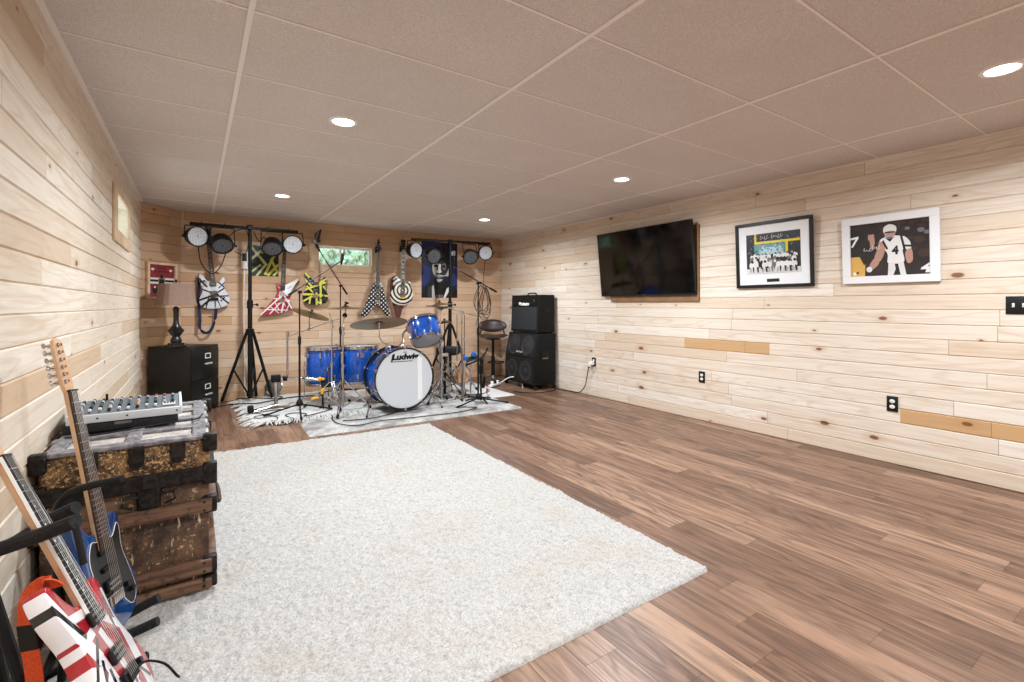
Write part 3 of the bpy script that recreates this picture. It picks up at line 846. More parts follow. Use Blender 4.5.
def guitar(label, loc, F, out, body, neckm, fretm, yj, yn, head='six', headm=None, guard=None, guardm=None, pups=(), bridge=-.10,
           bm_=CHROME, plain=True, sc=1., binding=None, inlay=None, group=None, pick='black', thick=.022, pegm=CHROME, knobs=((.07, -.12), (.1, -.09)), tail=None, round_=.006):
    g = thing('electric_guitar', label, 'guitar', loc, F, group)
    if sc != 1: g.scale = (sc, sc, sc)
    headm = headm or neckm
    mb = MB(); mb.prism(out, -thick, thick, bev=round_, seg=2); b = mb.build('body', body, g)
    mb = MB(); shaft(mb, yj - .05, yn, .058, .043, thick + .004, .021); mb.build('neck', neckm, g)
    mb = MB()
    zf = thick + .004
    mb.prism([(-.029, yj - .06), (.029, yj - .06), (.0215, yn), (-.0215, yn)], zf, zf + .006, bev=.001, seg=1)
    L = yn - bridge
    for k in range(1, 22):
        y = yn - L * (1 - 2 ** (-k / 12))
        w = .0215 + (.029 - .0215) * (yn - y) / (yn - yj + .06)
        if y > yj - .058: mb.box((0, y, zf + .0066), (2 * w - .001, .0022, .0018), m=1)
    if inlay:
        for k in (3, 5, 7, 9, 12, 15, 17):
            ya = yn - L * (1 - 2 ** (-(k - .5) / 12))
            if ya > yj - .05:
                if inlay == 'block': mb.box((0, ya, zf + .0062), (.03, .016, .001), m=2)
                else: mb.cyl((0, ya, zf + .006), (0, ya, zf + .0066), .0035, seg=10, m=2)
    if binding: 
        for s in (-1, 1): mb.prism([(s * .0285, yj - .06), (s * .0305, yj - .06), (s * .0228, yn), (s * .021, yn)][::s], zf - .001, zf + .0062, 3)
    mb.build('fretboard', [fretm, STRING, WHITE, binding or WHITE], g)
    mb = MB(); mb.box((0, yn + .002, zf + .004), (.043, .006, .012), bev=.001); mb.build('nut', EBONY if pick == 'black' else WHITE, g)
    # headstock
    mb = MB(); zt = thick + .002
    if head == 'six': ho = [(-.021, yn), (.021, yn), (.024, yn + .03), (.018, yn + .11), (.010, yn + .172), (-.012, yn + .188), (-.030, yn + .178), (-.036, yn + .15), (-.032, yn + .05), (-.027, yn + .022)]
    elif head == 'vee': ho = [(-.021, yn), (.021, yn), (.032, yn + .03), (.036, yn + .06), (.02, yn + .12), (.004, yn + .19), (-.004, yn + .19), (-.02, yn + .12), (-.036, yn + .06), (-.032, yn + .03)]
    elif head == 'hockey': ho = [(-.021, yn), (.021, yn), (.03, yn + .05), (.05, yn + .17), (.045, yn + .185), (.02, yn + .165), (-.018, yn + .13), (-.034, yn + .10), (-.03, yn + .03)]
    else: ho = [(-.021, yn), (.021, yn), (.034, yn + .03), (.034, yn + .12), (.038, yn + .15), (.012, yn + .155), (0, yn + .145), (-.012, yn + .155), (-.038, yn + .15), (-.034, yn + .12), (-.034, yn + .03)]
    mb.prism(ho, zt - .013, zt, bev=.002, seg=1); mb.build('headstock', headm, g)
    posts = []
    if head in ('six', 'hockey'):
        for k in range(6):
            y = yn + .035 + .025 * k; xx = -.020 + (.0 if head == 'six' else .006 * k); posts.append((xx, y, -1))
    else:
        for s in (-1, 1):
            for k in range(3): posts.append((s * .02 * (1 if head != 'vee' else (1 - .2 * k)), yn + .035 + .035 * k, s))
    for xx, y, s in posts:
        mb = MB(); mb.cyl((xx, y, zt - .026), (xx, y, zt + .012), .0045, seg=10); mb.cyl((xx, y, zt - .001), (xx, y, zt + .003), .0075, seg=12)
        mb.box((xx, y, zt - .019), (.016, .016, .014), bev=.003)
        mb.cyl((xx, y, zt - .02), (xx + s * .026, y, zt - .02), .0028, seg=8); mb.ball((xx + s * .032, y, zt - .02), .0095, seg=10, sc=(.9, 1, .55))
        mb.build('tuning_peg', pegm, g)
    # hardware
    if guard:
        mb = MB(); mb.prism(guard, thick, thick + .0025, bev=.0006, seg=1); mb.build('pickguard', guardm, g)
        o2 = [(p[0] * 1.025, p[1] * 1.015 + .0005) for p in guard]
    for py, two, pm in pups:
        mb = MB()
        if two: mb.box((0, py, thick + .006), (.072, .038, .012), bev=.003); mb.box((0, py + .008, thick + .0125), (.062, .008, .003), m=1); mb.box((0, py - .008, thick + .0125), (.062, .008, .003), m=1)
        else: mb.box((0, py, thick + .006), (.07, .018, .012), bev=.006, seg=2)
        mb.build('pickup', [pm, STEEL], g)
    mb = MB(); mb.box((0, bridge, thick + .007), (.08, .035, .014), bev=.003)
    for k in range(6): mb.box((-.026 + .0104 * k, bridge - .002, thick + .015), (.008, .026, .006), bev=.001)
    mb.build('bridge', bm_, g)
    if tail: mb = MB(); mb.box((0, tail, thick + .008), (.09, .014, .012), bev=.004, seg=2); mb.build('tailpiece', bm_, g)
    for kx, ky in knobs:
        mb = MB(); mb.cyl((kx, ky, thick), (kx, ky, thick + .016), .0105, .009, 14); mb.build('control_knob', BLACKPL if pick == 'black' else bm_, g)
    mb = MB()
    for k in range(6): mb.cyl((-.026 + .0104 * k, bridge, thick + .019), (-.0175 + .007 * k, yn, zf + .0105), .0006, seg=5, caps=False)
    mb.build('strings', STRING, g)
    return g

def ribbon(mb, pts, w, side, m=0, th=.003):
    """flat strap through pts, `side` = direction across the strap"""
    P = [V(p) for p in pts]; vs, fs = [], []
    for i, p in enumerate(P):
        t = (P[min(i + 1, len(P) - 1)] - P[max(i - 1, 0)]).normalized()
        s = V(side) if not callable(side) else V(side(i / (len(P) - 1)))
        s = (s - t * s.dot(t)).normalized(); n = t.cross(s)
        for a, b in ((-1, -1), (1, -1), (1, 1), (-1, 1)): vs.append(p + s * w / 2 * a + n * th / 2 * b)
    for i in range(len(P) - 1):
        for k in range(4):
            l = (k + 1) % 4; fs.append([i * 4 + k, i * 4 + l, i * 4 + 4 + l, i * 4 + 4 + k])
    fs.append([0, 1, 2, 3][::-1]); n = (len(P) - 1) * 4; fs.append([n, n + 1, n + 2, n + 3])
    mb.add(vs, fs, m, True)

FW = lambda tilt: frame((math.sin(tilt), 0, math.cos(tilt)), (0, -1, 0))
YG = 6.968
# white superstrat with black stripes
m = M('white_black_stripe_lacquer', '#d9dadb', .25, coat=.5)
stripes(m, '#d3d5d8', [('#121214', [(-.14, .16, -.06, .05, .012), (-.13, .11, -.07, .13, .011), (-.155, -.10, .0, -.05, .011), (-.15, -.19, .04, -.03, .013), (-.1, -.22, -.05, -.05, .007), (.06, .1, .13, .02, .008), (0, -.2, .01, -.02, .006), (.15, -.17, .02, -.03, .009), (.16, -.07, .0, -.065, .008), (-.12, .03, -.02, -.02, .008), (.12, .03, .04, -.02, .008), (-.1, .2, -.06, .16, .009), (.13, .1, .05, .03, .006), (.06, -.21, .02, -.08, .005)])])
BODY1 = m.m
g1 = guitar('white electric guitar with black stripes hanging below the left stage lights', (.192, YG, 1.40), FW(-.085), STRAT, BODY1, MAPLE, ROSE, .115, .58, pups=((-.02, True, BLACKPL), (.085, True, BLACKPL)), headm=BLACK, bridge=-.1, inlay='dot', group=None, sc=1.03, bm_=BLACKPL)
STR1 = speck('navy_strap_webbing', '#1a1c33', '#23264a', 200, .85, .2)
mb = MB(); T1 = g1.matrix_basis.inverted()
sp = spline([(.048, 6.99, 1.60), (.035, 6.992, 1.40), (.035, 6.99, 1.234), (.05, 6.97, 1.06), (.05, 6.96, .945), (.10, 6.95, .885), (.165, 6.96, .915), (.21, 6.97, 1.06), (.218, 6.975, 1.18)], 6)
ribbon(mb, [T1 @ p for p in sp], .032, lambda t: (math.cos(2.2 * t), -math.sin(2.2 * t), 0)); mb.build('strap', STR1, g1)
# red star-shaped guitar with white stripes
m = M('red_white_stripe_lacquer', '#a3202a', .25, coat=.5)
stripes(m, '#a8222c', [('#e2e0df', [(-.25, -.28, .02, .02, .009), (-.14, -.26, .0, -.08, .007), (-.1, -.05, .1, -.08, .008), (.0, -.24, .03, -.05, .010), (.13, -.18, .02, .0, .009), (.09, -.06, -.05, -.12, .007), (-.2, -.2, .08, -.2, .006), (-.15, -.15, -.02, -.25, .005), (-.04, .0, .05, -.15, .006), (.0, .06, .19, .22, .05), (.03, .02, .13, .13, .045), (-.09, -.09, -.03, -.2, .005), (.05, -.22, .1, -.1, .005)]),
                       ('#161416', [(.06, .08, .1, .13, .003), (-.02, -.06, .09, -.02, .005)])])
BODY2 = m.m
g2 = guitar('red star-shaped electric guitar with white stripes hanging under the right pair of stage lights', (.965, YG, 1.36), FW(.045), STAR, BODY2, MAPLE, ROSE, .12, .60, pups=((.02, True, WHITE),), headm=BLACK, bridge=-.075, inlay='dot', head='hockey', pick='black', round_=.003, knobs=((.05, -.13),))
# yellow and black striped guitar
m = M('black_yellow_stripe_lacquer', '#131313', .25, coat=.5)
stripes(m, '#131313', [('#d8d25a', [(-.155, -.03, .12, .09, .013), (-.15, -.08, -.02, -.075, .013), (-.15, -.17, -.01, -.08, .011), (0.02, -.21, .01, -.05, .012), (.07, -.21, .055, .14, .013), (.03, -.17, .08, -.2, .012), (.16, -.09, .02, -.08, .012), (-.13, .2, -.08, .14, .012), (-.14, .12, -.05, .03, .012), (-.11, .03, -.03, -.05, .011), (.13, .14, .04, .07, .011), (.14, -.02, .09, .04, .010), (-.12, .16, -.09, .2, .008), (-.07, -.2, -.06, -.1, .010)])])
BODY3 = m.m
g3 = guitar('black electric guitar with yellow stripes and maple neck hanging left of the high window', (1.383, YG, 1.452), FW(.03), STRAT, BODY3, MAPLE, MAPLE, .115, .60, pups=((-.02, True, BLACKPL), (.07, True, BLACKPL)), headm=BODY3, bridge=-.1, head='hockey', sc=1.06)
# polka-dot V
m = M('polka_dot_lacquer', '#101012', .25, coat=.5)
x, y, z = m.xyz(); k = 23.
a_, b_ = (x + y) * k * .7071, (x - y) * k * .7071
da, db = a_.fract() - .5, b_.fract() - .5
m.color(m.mix((da * da + db * db).lt(.07), '#101012', '#e3e1de')); BODY4 = m.m
g4 = guitar('black V-shaped electric guitar with white polka dots right of the high window', (2.245, YG, 1.355), FW(.02), VEE, BODY4, EBONY, EBONY, .18, .665, head='vee', headm=BLACK, pups=((.08, True, BLACKPL), (-.02, True, BLACKPL)), bridge=-.07, inlay='dot', tail=-.105, knobs=((.12, -.13), (.14, -.17)), round_=.003)
# bullseye single-cut
m = M('bullseye_lacquer', '#e4dcc8', .25, coat=.5)
x, y, z = m.xyz(); dx2 = x; dy2 = (y - .0)
r = (dx2 * dx2 + dy2 * dy2).sqrt()
m.color(m.mix(((r - .012) / .058).fract().lt(.44), '#e6dfcd', '#141312')); BODY5 = m.m
g5 = guitar('cream and black bullseye single-cut electric guitar left of the portrait poster', (2.632, YG, 1.45), FW(.015), LP, BODY5, EBONY, EBONY, .13, .62, head='lp', headm=BLACK, pups=((.055, True, BLACKPL), (-.045, True, BLACKPL)), bridge=-.085, inlay='block', binding=WHITE, tail=-.12, bm_=GOLD, pegm=GOLD, knobs=((.09, -.12), (.12, -.08)))
STR5 = speck('oxblood_strap', '#4b1d1a', '#5e2a22', 120, .7, .2)
T1 = g5.matrix_basis.inverted(); mb = MB()
for pts in ([(2.55, 6.99, 1.65), (2.49, 6.985, 1.62), (2.47, 6.985, 1.48), (2.50, 6.985, 1.30), (2.535, 6.98, 1.15), (2.55, 6.975, 1.03)], [(2.635, 6.985, 1.24), (2.61, 6.98, 1.15), (2.575, 6.972, 1.03)]):
    ribbon(mb, [T1 @ p for p in spline(pts, 6)], .05, (1, -.25, 0))
mb.build('strap', STR5, g5)
# wall hangers
for (gx, gz, lb) in ((.14, 2.02, 'white striped'), (.995, 1.985, 'red star-shaped'), (1.405, 2.11, 'yellow striped'), (2.262, 2.05, 'polka-dot V'), (2.643, 2.09, 'bullseye')):
    t = thing('guitar_hanger', 'black wall hook under the headstock of the %s guitar' % lb, 'hook', (gx, YB, gz))
    mb = MB(); mb.box((0, -.008, 0), (.06, .016, .09), bev=.006, seg=2); mb.build('wall_plate', BLACKPL, t)
    mb = MB()
    mb.tube([(0, -.012, 0), (0, -.03, 0)], .007, 8)
    for s in (-1, 1): mb.tube(spline([(0, -.028, 0), (s * .03, -.036, 0), (s * .035, -.07, -.002), (s * .035, -.105, .01)], 5), .0065, 8)
    mb.build('fork', RUBBER, t)

# ------------------------------------------------------------------ the two guitars on a stand by the trunk
m = M('royal_blue_lacquer', '#0e3565', .12, coat=.8)
f = m.noise(scale=5, detail=3); x, y, z = m.xyz(); w = (m.noise(m.vec(x * 8, y * 1.6, z), 1., 3, .5) * 26).sin()
m.color(m.mix(w.ramp(-1, 1), m.mix(f.ramp(.3, .7), '#071f42', '#0c315f'), '#113f74')); BLUEB = m.m
bb, bt = V((-.225, 2.03, .135)), V((-.405, 2.20, 1.103))
ax = (bt - bb).normalized(); Fb = frame(ax, (.93, -.28, .2))
SGUARD = spline([(-.03, .095), (.03, .095), (.06, .085), (.1, .12), (.108, .09), (.1, .03), (.125, -.06), (.135, -.13), (.1, -.165), (.06, -.13), (.045, -.10), (-.05, -.09), (-.075, -.02), (-.085, .05), (-.06, .10)], 3, True)
BG = M('black_pickguard', '#070708', .3).m
blue = guitar('glossy blue electric guitar with maple neck on the stand against the trunk', bb + ax * .215, Fb, STRAT, BLUEB, MAPLE, ROSE, .115, .60, pups=((-.055, True, BLACKPL), (.0, False, BLACKPL), (.055, False, BLACKPL)), guard=SGUARD, guardm=BG, bridge=-.10, bm_=CHROME, sc=1.0, round_=.010, knobs=((.075, -.09), (.1, -.115)))
mb = MB()
gp = [V((p[0], p[1], .0235)) for p in SGUARD]; mb.tube(gp, .0014, 5, closed=True); mb.build('pickguard_edge', WHITE, blue)

m = M('red_white_black_stripe_lacquer', '#a8252c', .2, coat=.6)
stripes(m, '#a61f29', [('#e6e2e2', [(-.15, .19, -.06, -.02, .022), (-.14, .03, -.03, .05, .012), (-.1, -.02, -.16, -.16, .03), (-.02, -.21, -.06, .0, .014), (.05, -.2, .0, .04, .013), (.1, -.2, .13, .12, .02), (-.12, -.19, .06, -.12, .008), (.02, .08, .12, .0, .012), (-.13, .11, -.02, .1, .012), (-.16, -.12, -.05, -.06, .012)]),
                       ('#17171a', [(-.14, .16, -.07, .05, .008), (-.13, -.05, -.03, .03, .006), (-.08, -.2, -.05, -.05, .007), (.02, -.2, .1, .1, .007), (.12, -.16, .02, -.02, .006), (-.15, -.15, -.06, -.02, .006)])])
BODY6 = m.m
b0, b1 = V((-.165, 1.465, .345)), V((-.425, 1.628, .90))
ax2 = (b1 - b0).normalized(); Fs = frame(ax2, (.95, -.06, .42))
strp = guitar('red, white and black striped electric guitar with orange strap nearest on the stand', b0 + ax2 * .068, Fs, STRAT, BODY6, MAPLE, EBONY, .115, .545, pups=((-.035, True, BLACKPL), (.075, True, BLACKPL)), bridge=-.10, bm_=BLACKPL, binding=WHITE, inlay='dot', sc=.93, knobs=((.075, -.1),), headm=MAPLE, round_=.004)
mb = MB(); mb.tube(spline([(.035, -.105, .035), (.06, -.11, .05), (.085, -.15, .07), (.1, -.20, .075), (.125, -.215, .07)], 6), .0032, 8); mb.build('tremolo_arm', BLACK, strp)
ORG = speck('orange_webbing', '#e0582a', '#d04a1f', 160, .8, .2)
T1 = strp.matrix_basis.inverted(); rp = [T1 @ p for p in spline([(-.262, 1.484, .575), (-.274, 1.478, .592), (-.293, 1.488, .586), (-.312, 1.500, .56), (-.318, 1.502, .516), (-.313, 1.500, .459), (-.305, 1.498, .40), (-.299, 1.494, .323), (-.29, 1.486, .19), (-.25, 1.46, .12)], 6)]
sd = T1.to_3x3() @ V((.83, -.45, .1)); mb = MB()
ribbon(mb, rp[:27], .036, sd); ribbon(mb, rp[26:33], .040, sd, 1, .005); ribbon(mb, rp[32:], .040, sd)
mb.build('strap', [ORG, BLACK], strp)

# black tubular stand that holds both
SB = V((-.36, 1.95, .0235))
st = thing('guitar_stand', 'black tubular guitar stand with foam-covered arms left of the trunk front', 'stand', SB)
def pipe(name, pts, r, mat, par=st, n=6, sp_=True):
    mb = MB(); mb.tube(spline(pts, n) if sp_ and len(pts) > 2 else pts, r, 10); return mb.build(name, mat, par, SB)
pipe('floor_bar', [(-.40, 1.40, .036), (-.40, 2.28, .036)], .0125, BLACK)
pipe('leg', [(-.425, 1.635, .63), (-.25, 1.49, .036)], .0125, BLACK)
pipe('leg', [(-.425, 1.635, .63), (-.40, 1.80, .036)], .0125, BLACK)
pipe('upright', [(-.35, 2.035, .036), (-.345, 2.03, .164), (-.362, 2.05, .385), (-.37, 2.06, .527), (-.362, 2.05, .581), (-.335, 2.03, .622), (-.289, 1.998, .646), (-.192, 1.935, .672)], .0115, BLACK)
pipe('neck_arm', [(-.425, 1.635, .625), (-.376, 1.573, .657), (-.30, 1.52, .69)], .012, BLACK)
pipe('arm_cushion', [(-.385, 1.58, .652), (-.30, 1.522, .688), (-.229, 1.475, .721)], .0165, FOAM)
pipe('neck_arm', [(-.425, 1.64, .625), (-.39, 1.74, .61), (-.341, 1.791, .630), (-.271, 1.745, .668)], .0125, BLACK)
pipe('arm_cushion', [(-.345, 1.79, .628), (-.271, 1.745, .668)], .0165, FOAM)
pipe('yoke_strap', [(-.231, 1.475, .715), (-.224, 1.47, .68), (-.214, 1.464, .622)], .007, RUBBER)
for y0, y1, x1, z1 in ((2.22, 2.16, -.115, .15), (2.08, 2.02, -.11, .14), (1.93, 1.85, -.13, .13)):
    pipe('body_arm', [(-.40, y0, .036), (-.34, y0 - .01, .06), (-.22, (y0 + y1) / 2, .10), (x1, y1, z1)], .012, BLACK)
    pipe('arm_cushion', [(-.21, (y0 + y1) / 2 - .004, .106), (x1 + .005, y1, z1 + .003)], .0155, FOAM)
for y0 in (1.55, 1.42):
    pipe('body_arm', [(-.40, y0, .036), (-.30, y0, .05), (-.16, y0 - .02, .10), (-.04, y0 - .04, .16)], .012, BLACK)
# ------------------------------------------------------------------ drums
m = M('blue_drum_lacquer', '#1448b0', .22, coat=.6)
x, y, z = m.xyz(); f = m.noise(scale=30, detail=2); m.color(m.mix(f.ramp(.35, .65), '#0a459c', '#0f55b6')); DBLUE = m.m
HEAD = M('coated_drumhead', '#d4d8dd', .38, spec=.5).m
HEADC = M('smoky_drumhead', '#b9b6b6', .3).m
HOOPB = M('black_hoop_lacquer', '#111112', .3).m
CYM = M('cymbal_bronze', '#8f7a55', .38, 1.)
x, y, z = CYM.xyz(); r = (x * x + y * y).sqrt(); w = (r * 900).sin()
CYM.color(CYM.mix(w.ramp(-1, 1), '#7a6848', '#9c8862')); CYM.bump(w, .15, .001); CYM = CYM.m
STRIPEW = M('white_stripe', '#f0f1f2', .4).m

def drum(name, label, loc, R3, r, h, nl, top=HEAD, bottom=HEADC, hoop=CHROME, wood=False, tw=.03, cat='drum'):
    """local z = drum axis, 0 at the bottom head"""
    t = thing(name, label, cat, loc, R3)
    mb = MB(); mb.lathe([(r - .012, .008), (r - .004, .006), (r, .012), (r, h - .012), (r - .004, h - .006), (r - .012, h - .008)], seg=56)
    mb.torus((0, 0, h * .5), (0, 0, 1), r - .006, .008, 56, 6, 1) if False else None
    mb.build('shell', DBLUE, t)
    for zz, hm, s, nm in ((h - .004, top, 1, 'top_head'), (.004, bottom, -1, 'bottom_head')):
        mb = MB(); mb.lathe([(r + .003, zz - s * .006), (r - .002, zz + s * .002), (r - .02, zz + s * .003), (0, zz + s * .003)], seg=56); mb.build(nm, hm, t)
    for zz, s, nm in ((h, 1, 'top_hoop'), (0, -1, 'bottom_hoop')):
        mb = MB()
        if wood:
            a, b = zz - s * .028, zz + s * .012
            mb.lathe([(r + .006, a), (r + .016, a), (r + .016, b), (r + .004, b), (r + .004, a)], seg=64)
            mb.lathe([(r + .0165, zz - s * .016), (r + .0175, zz - s * .014), (r + .0175, zz - s * .002), (r + .0165, zz)], seg=64, m=1)
            mb.build(nm, [HOOPB, CHROME], t)
        else:
            mb.lathe([(r + .004, zz - s * .018), (r + .013, zz - s * .02), (r + .012, zz - s * .012), (r + .007, zz - s * .010), (r + .006, zz + s * .008), (r + .011, zz + s * .012), (r + .003, zz + s * .012), (r + .002, zz - s * .01)], seg=64)
            mb.build(nm, hoop, t)
    for k in range(nl):
        q = 2 * PI * (k + .5) / nl; u = V((math.cos(q), math.sin(q), 0)); tt = V((-u.y, u.x, 0)); Rm = Matrix((tt, V((0, 0, 1)), u)).transposed()
        for zz, s in ((h - .085 if h > .25 else h - .07, 1), (.085 if h > .25 else .07, -1)):
            mb = MB(); mb.box(u * (r + .011) + V((0, 0, zz)), (.02, .058, .022), Rm, bev=.006, seg=2); mb.build('lug', CHROME, t)
            mb = MB(); e = (h + .008) if s > 0 else -.008
            mb.cyl(u * (r + .013) + V((0, 0, zz)), u * (r + .013) + V((0, 0, e)), .0032, seg=8); mb.box(u * (r + .012) + V((0, 0, e - s * .006)), (.016, .014, .012), Rm, bev=.003)
            mb.build('tension_rod', CHROME, t)
    return t

Rz = lambda ax, up=(0, 0, 1): zframe(ax, up)
# bass drum: axis horizontal, front head faces the room (+z local -> -Y)
kick = drum('bass_drum', 'big blue bass drum with white front head and black lettering on the worn rug', (1.98, 5.56, .385), Rz((0, -1, .02)), .335, .41, 10, wood=True, top=HEAD)
mb = MB(); T = Matrix.Translation((0, .0, .41 + .0005))
# local x right? front head seen from the room: local x axis = up x z
zl = V((0, -1, .02)).normalized(); xl = V((0, 0, 1)).cross(zl).normalized()
text_mb(mb, 'Ludwig', .088, Matrix.Translation((0.0, .245, .4115)), .0008, 0, .18, .0048, 1.22)
mb.prism([(-.165, .192), (.09, .192), (.09, .199), (-.146, .199), (-.128, .275), (-.147, .275)], .411, .4123)
mb.build('lettering', BLACKPL, kick)
mb = MB(); mb.prism(ell(.0, .298, .024, .006, 16), .411, .4118); mb.build('small_badge', STEEL, kick)
mb = MB(); mb.prism([(.150, -.265), (.206, -.235), (.206, .225), (.150, .258)], .4108, .4116); mb.build('pale_stripe', STRIPEW, kick)  # lighter upright band, slightly proud of the front head
for k in range(10):
    q = 2 * PI * (k + .5) / 10; u = V((math.cos(q), math.sin(q), 0)); tt = V((-u.y, u.x, 0)); Rm = Matrix((tt, V((0, 0, 1)), u)).transposed()
    for zz in (.41, .0):
        mb = MB(); mb.box(u * .350 + V((0, 0, zz)), (.03, .03, .016), Rm, bev=.004); mb.box(u * .345 + V((0, 0, zz + (.012 if zz else -.012))), (.016, .006, .03), Rm, bev=.002); mb.build('claw_hook', CHROME, kick)
for s in (-1, 1):   # spurs
    mb = MB(); Ti = kick.matrix_basis.inverted() if False else None
    kick_M = Matrix.Translation(kick.location) @ Rz((0, -1, .02)).to_4x4(); Ki = kick_M.inverted()
    a, b = V((1.98 + s * .32, 5.30, .27)), V((1.98 + s * .44, 5.12, .03))
    mb.tube([Ki @ a, Ki @ b], .009, 8); mb.box(Ki @ (a - V((s * .0, 0, 0))), (.05, .05, .06), bev=.008); sp_ = mb.build('spur', CHROME, kick)
    mb = MB(); mb.tube([Ki @ b, Ki @ (b + (b - a).normalized() * .028)], [.013, .006], 10); mb.build('rubber_tip', RUBBER, sp_)
mb = MB()   # tom and cymbal mount on top of the shell
Ki = (Matrix.Translation((1.98, 5.56, .385)) @ Rz((0, -1, .02)).to_4x4()).inverted()
mb.box(Ki @ V((2.03, 5.38, .73)), (.09, .07, .05), bev=.01, seg=2); mb.cyl(Ki @ V((2.03, 5.38, .72)), Ki @ V((2.03, 5.38, .80)), .014, seg=12)
mb.box(Ki @ V((1.86, 5.38, .725)), (.06, .06, .05), bev=.01, seg=2)
mb.box(Ki @ V((2.10, 5.35, .72)), (.05, .06, .04), bev=.01)
mb.build('shell_mount', CHROME, kick)

# floor toms
def floor_tom(label, loc, r, h, z0):
    t = drum('floor_tom', label, (loc[0], loc[1], z0), None, r, h, 8)
    for k in range(3):
        q = 2 * PI * k / 3 + .55; u = V((math.cos(q), math.sin(q), 0))
        mb = MB(); mb.tube([u * (r + .028) + V((0, 0, h * .62)), u * (r + .028) + V((0, 0, -z0 + .14)), u * (r + .06) + V((0, 0, -z0 + .085)), u * (r + .06) + V((0, 0, -z0 + .06))], .006, 8)
        mb.box(u * (r + .018) + V((0, 0, h * .45)), (.035, .035, .05), (0, 0, q), bev=.006); l = mb.build('leg', CHROME, t)
        mb = MB(); mb.cyl(u * (r + .06) + V((0, 0, -z0 + .044)), u * (r + .06) + V((0, 0, -z0 + .068)), .014, .011, 12); mb.build('rubber_foot', RUBBER, l)
    return t
FT1 = floor_tom('smaller blue floor tom on the left, behind the black microphone stand', (1.290, 6.02), .195, .43, .285)
FT2 = floor_tom('larger blue floor tom just left of the bass drum', (1.72, 6.0), .212, .435, .275)
mb = MB(); mb.prism(ell(0, 0, .022, .03, 18), 0, .002); 
Tb = Matrix.Translation((.2145 * math.cos(-1.75), .2145 * math.sin(-1.75), .34)) @ Rz((math.cos(-1.75), math.sin(-1.75), 0)).to_4x4()
mb2 = MB(); mb2.add([Tb @ p for p in mb.v], mb.f); mb2.build('badge', STEEL, FT2)
# rack tom tilted towards the player
tax = V((-.02, .50, .86)).normalized()
RT = drum('rack_tom', 'blue rack tom tilted back above the bass drum, pale bottom head showing', (2.372, 5.43, .785), Rz(tax, (0, -1, 0)), .178, .275, 6, bottom=HEADC)
mb = MB(); RTM = (Matrix.Translation((2.372, 5.43, .785)) @ Rz(tax, (0, -1, 0)).to_4x4()).inverted()
mb.tube(spline([RTM @ V((2.05, 5.38, .78)), RTM @ V((2.06, 5.42, .88)), RTM @ V((2.13, 5.46, .94))], 5), .011, 10); mb.box(RTM @ V((2.135, 5.46, .94)), (.05, .05, .07), bev=.008)
mb.build('mount_arm', CHROME, RT)

def cymbal(label, c, n, r, spin=0):
    t = thing('cymbal', label, 'cymbal', c, Rz(n, (1, .2, 0)))
    mb = MB()
    pr = [(.006, .030), (.02, .030), (.04, .024), (.052, .014), (.064, .011), (r * .6, .002), (r, -.010), (r - .002, -.0115), (r * .6, -.0005), (.063, .008), (.05, .011), (.038, .021), (.02, .027), (.006, .027)]
    mb.lathe(pr, seg=56); mb.build('bronze_plate', CYM, t)
    mb = MB(); mb.lathe([(.0, .056), (.012, .055), (.016, .046), (.016, .032)], seg=14); mb.lathe([(.014, .026), (.014, .008), (0, .008)], seg=14)
    mb.build('felt_washers', FOAM, t)
    return t

def legs3(t, B, hub, foot_r, zfoot, a0, mat=CHROME, r=.008, brace=None, double=False, foot_len=.035):
    for k in range(3):
        q = a0 + 2 * PI * k / 3; u = V((math.cos(q), math.sin(q), 0)); hubv = V(hub)
        f = V((hub[0], hub[1], zfoot + .018)) + u * foot_r
        mb = MB()
        side = V((-u.y, u.x, 0)) * .012
        for s in ((-1, 1) if double else (0,)):
            mb.tube([hubv + u * .02 + side * s, f + side * s * .6], r * (.7 if double else 1), 8)
        if brace is not None: mb.tube([V((hub[0], hub[1], brace)) + u * .015, hubv * .4 + f * .6], r * .75, 8)
        l = mb.build('leg', mat, t, B)
        mb = MB(); d = (f - hubv).normalized(); mb.tube([f - d * .03, f + d * .004, f + d * .012], [.015, .017, .010], 10); mb.build('rubber_foot', RUBBER, l, B)

def post(t, B, p0, p1, r, mat=CHROME, name='post', collar=None):
    mb = MB(); mb.cyl(p0, p1, r, seg=14)
    mb.build(name, mat, t, B)
    if collar is not None:
        mb = MB(); c = V(p0).lerp(V(p1), collar); d = (V(p1) - V(p0)).normalized()
        mb.cyl(c - d * .025, c + d * .025, r * 1.6, seg=14); mb.cyl(c, c + d.orthogonal().normalized() * r * 3.4, .004, seg=8); mb.box(c + d.orthogonal().normalized() * r * 3.6, (.012, .022, .012), bev=.003)
        mb.build('wing_clamp', mat, t, B)

def cym_stand(label, x, y, z0, ztop, a0, spread=.3, hub=.34, tip=None, r=.0125, low=.06):
    B = V((x, y, z0)); t = thing('cymbal_stand', label, 'cymbal stand', B)
    legs3(t, B, (x, y, hub), spread, z0, a0, double=True, brace=low + z0)
    post(t, B, (x, y, z0 + low), (x, y, .55), r, name='lower_tube', collar=.97)
    post(t, B, (x, y, .53), (x, y, ztop - .12), r * .72, name='upper_tube', collar=.985)
    tip = V(tip) if tip is not None else V((x, y, ztop))
    mb = MB(); mb.tube([(x, y, ztop - .13), (x, y, ztop - .06), tip], [.008, .007, .004], 10); mb.box((x, y, ztop - .07), (.03, .022, .04), bev=.006); mb.build('tilter', CHROME, t, B)
    return t

